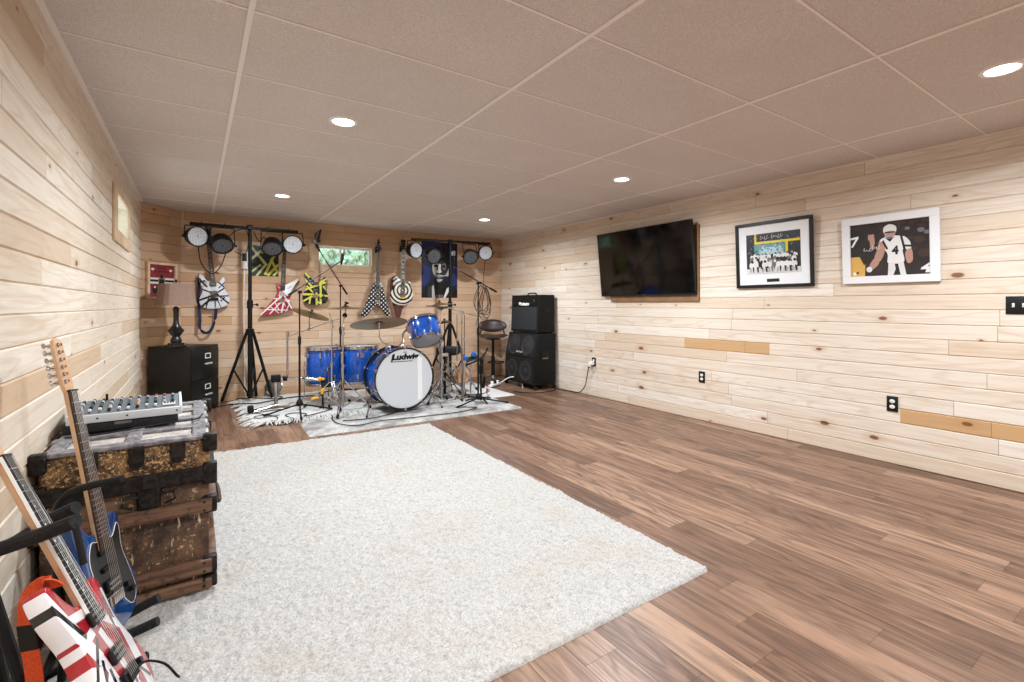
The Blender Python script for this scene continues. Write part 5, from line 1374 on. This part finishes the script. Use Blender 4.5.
# ------------------------------------------------------------------ wall-mounted television
SCR = M('dark_screen', '#060607', .06, spec=.6)
f = SCR.noise(scale=3.5, detail=5); SCR.color(SCR.mix(f.ramp(.4, .75), '#060607', '#120f0d')); SCR.set('Roughness', f.ramp(.3, .8, .05, .12)); SCR = SCR.m
tv_n = V((-1, 0, -.112)).normalized(); tv_y = V((-.112, 0, 1)).normalized()
TVF = frame(tv_y, tv_n); tvc = V((4.385, 3.815, 1.735))
t = thing('television', 'large black flat television tilted down on the right wall', 'television', tvc, TVF)
mb = MB(); mb.box((0, 0, -.02), (1.405, .80, .035), bev=.006, seg=2); mb.box((0, -.08, -.04), (.7, .45, .02), bev=.006); mb.build('back_shell', BLACKPL, t)
mb = MB(); mb.box((0, .006, -.001), (1.383, .772, .004)); mb.build('screen', SCR, t)
mb = MB()
for q in ((0, .396, 1.405, .008), (0, -.392, 1.405, .018), (-.698, 0, .009, .80), (.698, 0, .009, .80)): mb.box((q[0], q[1], 0), (q[2], q[3], .008), bev=.001)
mb.build('bezel', M('bezel_gloss', '#1b1b1c', .25).m, t)
mb = MB(); mb.box((0, -.392, .005), (.05, .005, .001)); mb.build('maker_mark', STEEL, t)
mb = MB(); mb.box((0, .0, -.055), (.30, .25, .012), bev=.002); mb.build('wall_bracket', BLACKPL, t)

# ------------------------------------------------------------------ framed photographs on the right wall
random.seed(21)
def wframe(name, label, yc, zc, w, h, prof, dep, fm, tilt=.05):
    F = frame((-tilt, 0, 1), (-1, 0, 0)); t = wall_frame(name, label, 'picture', V((XR - .012 - tilt * h * .25, yc, zc)), F, w, h, prof, dep, fm)
    mb = MB(); mb.box((0, 0, .004), (w - .01, h - .01, .006)); mb.build('backing_board', GR1, t); return t
BLKF = M('black_frame', '#0e0e0f', .35).m; WHTF = M('white_frame', '#e9e8e8', .35).m; MATW = M('white_mat_board', '#ebebec', .7).m
COLS = [M('photo_black', '#121214', .3).m, GR1, GR2, GR3, GR4, M('post_yellow', '#d9c21f', .3).m, M('photo_teal', '#4d8a8c', .3).m, M('photo_sky', '#a9cfd6', .3).m, M('photo_brown', '#3a2a26', .3).m, M('photo_gold', '#d6a652', .3).m, M('photo_skin', '#b58a7c', .3).m, M('photo_white', '#e6e3e2', .3).m, M('photo_plum', '#241c20', .3).m]
for _c in COLS[:1] + COLS[5:]:
    _n = _c.node_tree.nodes['Principled BSDF'].inputs; _n['Coat Weight'].default_value = .5; _n['Coat Roughness'].default_value = .04
class Paint:
    def __init__(s, z): s.mb = MB(); s.z = z
    def p(s, pts, m): s.z += .00004; s.mb.poly(pts, s.z, m)
    def e(s, x, y, rx, ry, m, a=0.): s.p(ell(x, y, rx, ry, 18, a), m)
    def s_(s, pts, m, n=5): s.p([(q.x, q.y) for q in spline(pts, n, True)], m)
    def line(s, pts, r, m): s.z += .00004; s.mb.tube([(p[0], p[1], s.z) for p in pts], r, 4, m)
fw1, fh1 = .705, .62
t = wframe('framed_photograph', 'black-framed photograph of a football team huddle with white mat', 2.318, 1.697, fw1, fh1, .03, .022, BLKF)
mb = MB(); mb.box((0, 0, .0075), (fw1 - .05, fh1 - .05, .003)); mb.build('mat_board', MATW, t)
P = Paint(.0095); hw, hh = .247, .187; oy = .012
def c(x, y): return (max(-hw, min(hw, x)), max(-hh, min(hh, y)) + oy)
P.p([c(-hw, -hh), c(hw, -hh), c(hw, hh), c(-hw, hh)], 1)
P.p([c(-.17, -.03), c(.14, -.03), c(.14, .09), c(-.17, .09)], 6); P.p([c(-.12, -.01), c(.10, -.01), c(.08, .05), c(-.1, .06)], 7)
for k in range(70): P.e(random.uniform(-.23, .23), random.uniform(.0, .16) + oy, .006, .008, random.choice((1, 2, 0, 2)))
for k in range(16): P.e(random.uniform(-.13, .11), random.uniform(-.02, .08) + oy, .012, .010, random.choice((6, 7, 3)))
P.p([c(-.155, .09), c(.247, .09), c(.247, .112), c(-.155, .112)], 5); P.p([c(-.165, .09), c(-.145, .09), c(-.145, .187), c(-.165, .187)], 5); P.p([c(.12, -.02), c(.142, -.02), c(.142, .10), c(.12, .10)], 5)
P.p([c(-hw, -hh), c(hw, -hh), c(hw, -.14), c(-hw, -.14)], 4)
for row, (yy, n, s) in enumerate(((-.03, 13, .9), (-.065, 12, 1.1), (-.11, 10, 1.3))):
    for k in range(n):
        xx = -.215 + .43 * (k + .5) / n + random.uniform(-.008, .008); a = random.uniform(-.3, .3)
        P.e(xx, yy + oy, .020 * s, .026 * s, random.choice((0, 4, 4, 11, 2)), a); P.e(xx + .004, yy + .026 * s + oy, .0095 * s, .0095 * s, random.choice((3, 0, 4, 2)))
        P.p([(xx - .014 * s, yy - .015 * s + oy), (xx - .004 * s, yy - .015 * s + oy), (xx - .008 * s, yy - .05 * s + oy), (xx - .018 * s, yy - .05 * s + oy)], random.choice((3, 11, 0)))
        P.p([(xx + .004 * s, yy - .01 * s + oy), (xx + .016 * s, yy - .012 * s + oy), (xx + .02 * s, yy - .05 * s + oy), (xx + .008 * s, yy - .05 * s + oy)], random.choice((4, 1, 0)))
def scrawl(P, x0, y0, w, h, n, m, r=.0022, sl=.35):
    pts = []
    for k in range(n * 6 + 1):
        u = k / (n * 6); q = 2 * PI * u * n
        amp = h * (.55 + .45 * math.sin(u * 9 + 1)); yy = y0 + amp * .5 * math.sin(q)
        pts.append((x0 + w * u + .25 * w / n * math.cos(q) + sl * (yy - y0), yy))
    P.line(pts, r, m)
scrawl(P, -.11, .145 + oy, .08, .05, 4, 11); scrawl(P, -.005, .15 + oy, .10, .045, 5, 11)
P.mb.build('print', COLS, t)
mb = MB(); mb.box((.0, -.242, .0098), (.115, .03, .002), bev=.001); mb.build('name_plaque', speck('bronze_plaque', '#4a3d2c', '#2c2419', 300, .4, .1, metal=.6), t)
fw2, fh2 = .618, .53
t = wframe('framed_photograph', 'white-framed photograph of a football player in a white jersey', 1.436, 1.66, fw2, fh2, .058, .024, WHTF)
P = Paint(.0075); hw, hh = fw2 / 2 - .056, fh2 / 2 - .056
P.p([(-hw, -hh), (hw, -hh), (hw, hh), (-hw, hh)], 12)
def cl(pts): return [(max(-hw, min(hw, x)), max(-hh, min(hh, y))) for x, y in pts]
for k in range(60): P.p(cl(ell(random.uniform(-.05, hw), random.uniform(-.02, hh), random.uniform(.01, .03), random.uniform(.008, .02), 12)), random.choice((8, 12, 8, 1)))
for x_, y_, s in ((.20, .12, .022), (.235, .10, .018), (.19, .05, .03), (.22, -.05, .04), (.12, .14, .016)): P.p(cl(ell(x_, y_, s, s * .8, 14)), 2 if s < .03 else 8)
# player at left, back turned, gold trousers
P.p(cl([(-.30, .17), (-.17, .15), (-.13, .05), (-.15, -.05), (-.30, -.06)]), 0); P.p(cl([(-.30, -.05), (-.15, -.05), (-.155, -.21), (-.30, -.21)]), 9)
P.p(cl([(-.13, .12), (-.09, .12), (-.085, .05), (-.10, .0), (-.13, .02)]), 10); P.p(cl([(-.17, .12), (-.12, .07), (-.11, -.05), (-.16, -.12), (-.19, -.05)]), 0)
P.p(cl([(-.255, .105), (-.195, .115), (-.195, .10), (-.235, .03), (-.25, .03), (-.215, .095), (-.255, .09)]), 11)
# player in white
P.s_([(-.055, .05), (-.03, .085), (.03, .095), (.09, .085), (.115, .05), (.09, -.02), (.095, -.11), (.0, -.115), (-.005, -.04)], 11)
P.p([(.0, -.11), (.095, -.11), (.11, -.206), (.06, -.206), (.045, -.16), (.03, -.206), (-.005, -.206)], 4)
P.p([(.04, -.12), (.06, -.12), (.075, -.206), (.05, -.206)], 0)
P.s_([(-.055, .06), (-.07, .0), (-.09, -.07), (-.06, -.10), (-.03, -.05), (-.02, .02)], 10); P.s_([(-.09, -.07), (-.125, -.13), (-.11, -.16), (-.06, -.11)], 10); P.e(-.125, -.155, .02, .022, 4)
P.s_([(.095, .085), (.135, .04), (.14, -.02), (.115, -.02), (.09, .03)], 4); P.p([(.10, .02), (.142, .015), (.142, -.0), (.10, .005)], 0); P.s_([(.115, -.02), (.145, -.02), (.15, -.10), (.12, -.12), (.105, -.06)], 10)
P.p([(.075, .09), (.09, .085), (.11, -.02), (.095, -.02)], 0); P.p([(-.04, .055), (-.03, .07), (.0, .0), (-.01, -.01)], 0)
P.e(.012, .125, .038, .045, 10); P.s_([(-.028, .125), (-.025, .165), (.012, .185), (.05, .165), (.052, .125), (.035, .13), (.012, .135), (-.01, .13)], 4); P.p([(-.02, .128), (.045, .128), (.043, .118), (-.018, .118)], 0)
for k in range(3): P.line([(-.022, .108 - .012 * k), (.012, .10 - .012 * k), (.046, .108 - .012 * k)], .0022, 3)
P.p([(-.02, .085), (.04, .085), (.012, .05)], 0)
P.mb.build('print', COLS, t)
mb = MB(); text_mb(mb, '4', .085, Matrix.Translation((.045, -.02, P.z + .001)), .0003, 0, 0, .004, .9)
text_mb(mb, '4', .10, Matrix.Translation((.225, -.16, P.z + .001)), .0003, 1, .3, .006, 1.2); mb.build('number_prints', [COLS[0], COLS[11]], t)
P2 = Paint(P.z + .0005); scrawl(P2, -.165, .0, .06, .035, 3, 11, .0018); scrawl(P2, -.105, .015, .055, .04, 4, 11, .0018)
P2.e(-.225, -.185, .012, .014, 11); P2.e(-.205, -.178, .010, .008, 0); P2.mb.build('signature', COLS, t)

# ------------------------------------------------------------------ outlets and switch plate on the right wall
PLATE = M('black_wall_plate', '#0d0d0e', .4).m; IVORY = M('white_receptacle', '#efece6', .35).m
def outlet(y, z, label):
    t = thing('power_outlet', label, 'outlet', (XR, y, z), frame((0, 0, 1), (-1, 0, 0)))
    mb = MB(); mb.box((0, 0, .004), (.072, .118, .008), bev=.003, seg=2); mb.build('cover_plate', PLATE, t)
    for s in (-1, 1):
        mb = MB(); mb.prism([(q[0], q[1] + s * .021) for q in ell(0, 0, .0175, .0145, 20)], .006, .0105, bev=.001)
        for dx in (-.006, .006): mb.box((dx, s * .021 + .002, .0108), (.0022, .008, .0008), m=1)
        mb.cyl((0, s * .021 - .008, .0105), (0, s * .021 - .008, .0112), .0022, seg=8, m=1); mb.build('receptacle', [IVORY, PLATE], t)
    mb = MB(); mb.cyl((0, 0, .008), (0, 0, .0095), .003, seg=10); mb.build('screw', STEEL, t)
    return t
outlet(1.417, .462, 'black wall outlet nearest the camera, low on the right wall'); outlet(3.071, .462, 'black wall outlet below the television'); outlet(4.71, .46, 'black wall outlet near the amplifier with an adapter plugged in')
t = thing('light_switch', 'black three-gang light switch plate at the right edge of the picture', 'switch', (XR, .72, 1.222), frame((0, 0, 1), (-1, 0, 0)))
mb = MB(); mb.box((0, 0, .004), (.165, .118, .008), bev=.003, seg=2); mb.build('cover_plate', PLATE, t)
for k in (-1, 0, 1):
    mb = MB(); mb.box((k * .046, 0, .0085), (.012, .026, .003)); mb.box((k * .046, .004, .014), (.008, .012, .012), (.4, 0, 0), bev=.002); mb.build('toggle', IVORY, t)
t = thing('plug_adapter', 'white plug adapter in the outlet beside the amplifier', 'plug', (XR - .011, 4.715, .425))
mb = MB(); mb.box((-.02, .0, .02), (.04, .05, .05), bev=.008, seg=2); mb.box((-.025, .035, -.005), (.045, .045, .06), (.3, 0, 0), bev=.008, seg=2); mb.build('plug_body', WHITE, t)
mb = MB(); mb.box((-.03, .05, -.03), (.03, .03, .04), bev=.006); mb.build('plug_head', BLACKPL, t)
cable('black power cable running from the wall adapter to the amplifier', [(4.43, 4.77, .38), (4.435, 4.80, .28), (4.435, 4.85, .12), (4.42, 4.95, .02), (4.40, 5.15, .01), (4.36, 5.35, .012), (4.36, 5.42, .02)], .006)
cable('thin white wire hanging down the right wall from the adapter', [(XR - .016, 4.69, .40), (XR - .008, 4.66, .28), (XR - .007, 4.65, .12), (XR - .01, 4.65, .008)], .0025, WHITE)
cable('black cable lying on the planks in front of the amplifier stack', [(4.38, 5.40, .008), (4.2, 5.30, .008), (4.0, 5.28, .008), (3.85, 5.36, .008), (3.72, 5.55, .009)], .006)

# ------------------------------------------------------------------ amplifier stack
TOLEX = speck('black_tolex', '#0a0a0b', '#121213', 190, .6, .4, spec=.3)
GRILL = M('grille_cloth', '#2b2d30', .8)
x, y, z = GRILL.xyz(); a_ = (y * 900).sin() * (z * 900).sin(); GRILL.color(GRILL.mix(a_.ramp(-.2, .6), '#141618', '#2a2e32')); GRILL = GRILL.m
BASKET = M('grille_black', '#0d0d0e', .7).m; CONE = M('speaker_cone', '#262628', .6).m
# cabinet: slanted upper half, facing the drums (towards -X)
t = thing('speaker_cabinet', 'tall slanted black four-speaker cabinet on casters in the back right corner', 'speaker', (4.24, 5.855, 0))
T = Matrix(((1, 0, 0, 0), (0, 0, 1, 0), (0, 1, 0, 0), (0, 0, 0, 1)))
x0, xt, xb = -.21, -.13, .19
prof = [(x0, .07), (xb, .07), (xb, .81), (xt, .81), (x0 + .005, .45)]
mb = MB(); mb.prism(prof, -.385, .385, bev=.012, seg=2, T=T); mb.build('cabinet_shell', TOLEX, t)
sl = V((xt - x0 - .005, 0, .36)); nu = V((-.36, 0, sl.x)).normalized()
mb = MB(); mb.box((x0 - .002, 0, .265), (.012, .70, .345), bev=.004); cu_ = V((x0 + .005, 0, .45)) + sl * .5
mb.box(cu_ + nu * .001, (.012, .70, .32), Matrix((( -nu.x, 0, sl.normalized().x), (0, 1, 0), (-nu.z, 0, sl.normalized().z))), bev=.004); mb.build('grille', BASKET, t)
for zc, c0, n in ((.265, V((x0 - .006, 0, .265)), V((-1, 0, 0))), (.62, cu_ + nu * .006, nu)):
    for yy in (-.175, .175):
        mb = MB(); Tm = Matrix.Translation(c0 + V((0, yy, 0))) @ Rz(n).to_4x4()
        mb.lathe([(.150, .0), (.148, .006), (.135, .007), (.128, .002)], Tm, 32, 1); mb.lathe([(.128, .003), (.06, .0015), (.05, .006), (0, .009)], Tm, 32, 0)
        mb.build('speaker', [CONE, GR1], t)
mb = MB(); Tm = Matrix.Translation(V((x0 + .005, 0, .45)) + sl * .22 + nu * .014) @ frame(sl, nu).to_4x4()
text_mb(mb, 'Blackstar', .04, Tm, .0015, 0, .1, .0005, 1.1); mb.build('lettering', GR3, t)
mb = MB(); mb.box((-.02, -.388, .50), (.14, .012, .13), bev=.008, seg=2); mb.box((-.02, -.396, .455), (.11, .006, .012), m=1); mb.build('side_handle', [BLACKPL, STEEL], t)
for xx in (x0 + .03, xb - .03):
    for yy in (-.36, .36):
        for zz in (.085,): mb = MB(); mb.box((xx, yy, zz), (.06, .055, .035), bev=.01, seg=2); mb.build('corner_guard', BLACKPL, t)
        mb = MB(); mb.cyl((xx, yy - .012 * (1 if yy < 0 else -1) * 3, .03), (xx, yy - .012 * (1 if yy < 0 else -1), .03), .029, seg=16); mb.box((xx, yy * .94, .062), (.04, .04, .02), bev=.003); mb.build('caster', RUBBER, t)
t = thing('combo_amplifier', 'black combo amplifier stacked on the slanted speaker cabinet', 'amplifier', (4.27, 5.845, .812))
mb = MB(); mb.prism([(-.155, .012), (.155, .012), (.155, .565), (-.135, .565)], -.355, .355, bev=.012, seg=2, T=T); mb.build('amplifier_shell', TOLEX, t)
mb = MB(); mb.box((-.152, 0, .215), (.012, .65, .34), (0, .036, 0), bev=.004); mb.build('grille', GRILL, t)
mb = MB(); mb.box((-.143, 0, .472), (.012, .65, .13), (0, .036, 0), bev=.004); mb.build('control_panel', BLACKPL, t)
mb = MB(); text_mb(mb, 'Blackstar', .062, Matrix.Translation((-.1525, .0, .43)) @ frame((0.036, 0, 1), (-1, 0, 0)).to_4x4(), .002, 0, .0, .003, 1.15); mb.build('lettering', WHITE, t)
mb = MB(); text_mb(mb, 'ID', .04, Matrix.Translation((-.1495, -.25, .49)) @ frame((0.036, 0, 1), (-1, 0, 0)).to_4x4(), .001, 0, .0, .001, 1.) if False else mb.box((-.151, -.25, .49), (.003, .05, .012)); mb.box((-.151, -.25, .465), (.003, .04, .01)); mb.build('small_badge', STEEL, t)
mb = MB(); mb.tube(spline([(0, -.11, .565), (0, -.09, .588), (0, 0, .594), (0, .09, .588), (0, .11, .565)], 5), .011, 10); mb.build('carry_handle', RUBBER, t)
mb = MB(); mb.box((0, -.358, .35), (.12, .008, .06), bev=.006, seg=2); mb.build('side_handle', BLACKPL, t)
for xx in (-.12, .12):
    for yy in (-.3, .3): mb = MB(); mb.cyl((xx, yy, 0), (xx, yy, .02), .02, .022, 14); mb.build('rubber_foot', RUBBER, t)

# ------------------------------------------------------------------ bar stool
LEA = speck('brown_leather', '#2e211d', '#3b2b25', 45, .4, .2)
t = thing('bar_stool', 'dark brown leather bar stool on a round pedestal left of the amplifier stack', 'stool', (4.02, 6.58, 0))
def bez(u, v):  # curved bucket seat
    return u, v
mb = MB(); nu_, nv_ = 20, 14; vs = []; fs = []
def seatpt(u, v, th):   # u across [-1,1], v front(-1) -> back(1)
    r = math.sqrt(max(0, 1 - abs(u) ** 3 * .35)); return V((u * .245, -v * -.19 * r, .705 + .05 * u * u + .03 * max(0, v) ** 2 - .015 * max(0, -v) ** 2 + th))
def shell(f, nu_, nv_, th):
    vs, fs = [], []
    for lay in (th, 0):
        for i in range(nu_ + 1):
            for j in range(nv_ + 1):
                a = 2 * i / nu_ - 1; b = 2 * j / nv_ - 1
                k = math.sqrt(1 - a * a / 2), math.sqrt(1 - b * b / 2)     # square -> disc
                e = max(abs(a), abs(b)); vs.append(f(a * k[1], b * k[0], lay * (1 - .9 * e ** 6)))
    n = (nu_ + 1) * (nv_ + 1)
    for i in range(nu_):
        for j in range(nv_):
            a = i * (nv_ + 1) + j; fs.append([a, a + nv_ + 1, a + nv_ + 2, a + 1]); fs.append([n + a, n + a + 1, n + a + nv_ + 2, n + a + nv_ + 1])
    return vs, fs
a_st = math.radians(-28); RS = Matrix.Rotation(a_st, 4, 'Z')
v_, f_ = shell(lambda u, v, th: V((u * .25, v * .20, .68 + .055 * u * u + .02 * v * v + th)), 18, 14, .055)
mb = MB(); mb.add(v_, f_, 0, True, RS); mb.build('seat', LEA, t)
v_, f_ = shell(lambda u, v, th: V((u * .235, .215 - .10 * u * u - th + .03 * v, .885 + v * .105)), 18, 12, .05)
mb = MB(); mb.add(v_, f_, 0, True, RS); mb.build('backrest', LEA, t)
mb = MB()
for s in (-1, 1): mb.tube([RS @ V(p) for p in spline([(s * .18, .10, .70), (s * .20, .17, .75), (s * .17, .20, .85)], 5)], .012, 8)
mb.build('back_bracket', BLACK, t)
mb = MB(); mb.cyl((0, 0, .03), (0, 0, .40), .03, seg=18); mb.cyl((0, 0, .38), (0, 0, .68), .022, seg=18); mb.box((0, 0, .675), (.2, .16, .012), bev=.003); mb.build('pedestal', BLACK, t)
mb = MB(); mb.torus((0, -.09, .31), (0, 0, 1), .13, .009, 32, 8); mb.tube([(0, 0, .31), (0, .04, .31)], .009, 8); mb.lathe([(.03, .29), (.036, .295), (.036, .33), (.03, .335)], None, 18); mb.build('foot_ring', BLACK, t)
mb = MB(); mb.lathe([(.205, .008), (.21, .014), (.205, .022), (.12, .04), (.035, .065), (.03, .09)], seg=40, cap0=True); mb.build('base_disc', STEEL, t)

# ------------------------------------------------------------------ power strip and floor cables
t = thing('power_strip', 'white power strip with plugs on the floor before the bar stool', 'power strip', (3.75, 6.08, .016), (0, 0, .5))
mb = MB(); mb.box((0, 0, .016), (.30, .055, .032), bev=.006, seg=2); mb.build('strip_body', WHITE, t)
for k in range(3): mb = MB(); mb.box((-.08 + .08 * k, 0, .05), (.04, .04, .04), bev=.008, seg=2); mb.build('plug', WHITE if k != 1 else BLACKPL, t)
cable('white cord looping over the planks beside the power strip', [(3.87, 6.1, .05), (3.98, 6.02, .13), (4.06, 5.92, .12), (4.07, 5.82, .03), (4.02, 5.74, .012)], .008, WHITE)
mb = MB(); mb.box((3.15, 5.30, .12), (.022, .022, .05), (.1, .2, 0), bev=.006); o = mb.build('red_plug', M('red_plastic', '#c8364a', .4).m); tag(o, 'small red plug on a cable right of the right microphone stand', 'plug')
cable('cable with a red plug at its end by the right microphone stand', [(3.15, 5.30, .10), (3.15, 5.30, .05), (3.2, 5.35, .024), (3.3, 5.5, .022)], .004)
cable('long black cable along the front edge of the worn rug', [(2.55, 5.02, .024), (2.75, 4.86, .024), (2.45, 4.78, .022), (2.0, 4.80, .024), (1.6, 4.86, .024), (1.36, 4.80, .024), (1.22, 4.95, .024), (1.2, 5.2, .024), (1.24, 5.35, .028)], .005)
cable('black cable ending under the bass drum', [(1.28, 5.08, .024), (1.5, 5.02, .024), (1.75, 5.08, .024), (1.93, 5.22, .024)], .005)
cable('black cable in loops at the foot of the front left microphone stand', [(.60, 5.72, .05), (.72, 5.50, .05), (.66, 5.36, .012), (.78, 5.30, .01), (.86, 5.40, .03), (.80, 5.55, .05), (.9, 5.62, .05), (1.0, 5.50, .05), (.96, 5.40, .05), (1.10, 5.46, .05), (1.3, 5.6, .05)], .005)
cable('black cable across the fluffy rug below the light stand', [(.18, 6.66, .01), (.32, 6.62, .03), (.48, 6.50, .05), (.62, 6.42, .05), (.82, 6.52, .05), (1.05, 6.60, .05), (1.3, 6.55, .05)], .007)
cable('black cable coiled behind the right leg of the left light stand', [(.42, 6.86, .05), (.6, 6.80, .055), (.78, 6.66, .05), (.86, 6.60, .05), (.93, 6.68, .05), (.88, 6.80, .05), (.78, 6.84, .05)], .006)
cable('black cable curling beside the drum pedal', [(.52, 5.86, .05), (.62, 5.72, .05), (.52, 5.66, .05), (.56, 5.56, .05), (.75, 5.60, .05)], .004)
cable('black cable on the white flat rug behind the right microphone stand', [(2.75, 5.42, .024), (2.95, 5.70, .024), (3.2, 5.62, .016), (3.45, 5.75, .012), (3.55, 6.0, .012)], .005)

# plain board the television is mounted on
mb = MB(); mb.box((XR - .011, 3.737, 1.678), (.022, 1.284, .822), bev=.002)
BRD = speck('brown_board', '#8d6a48', '#7d5c3d', 6, .55, .05)
tag(mb.build('mounting_board', BRD), 'plain brown wooden board on the right wall behind the television', 'board')
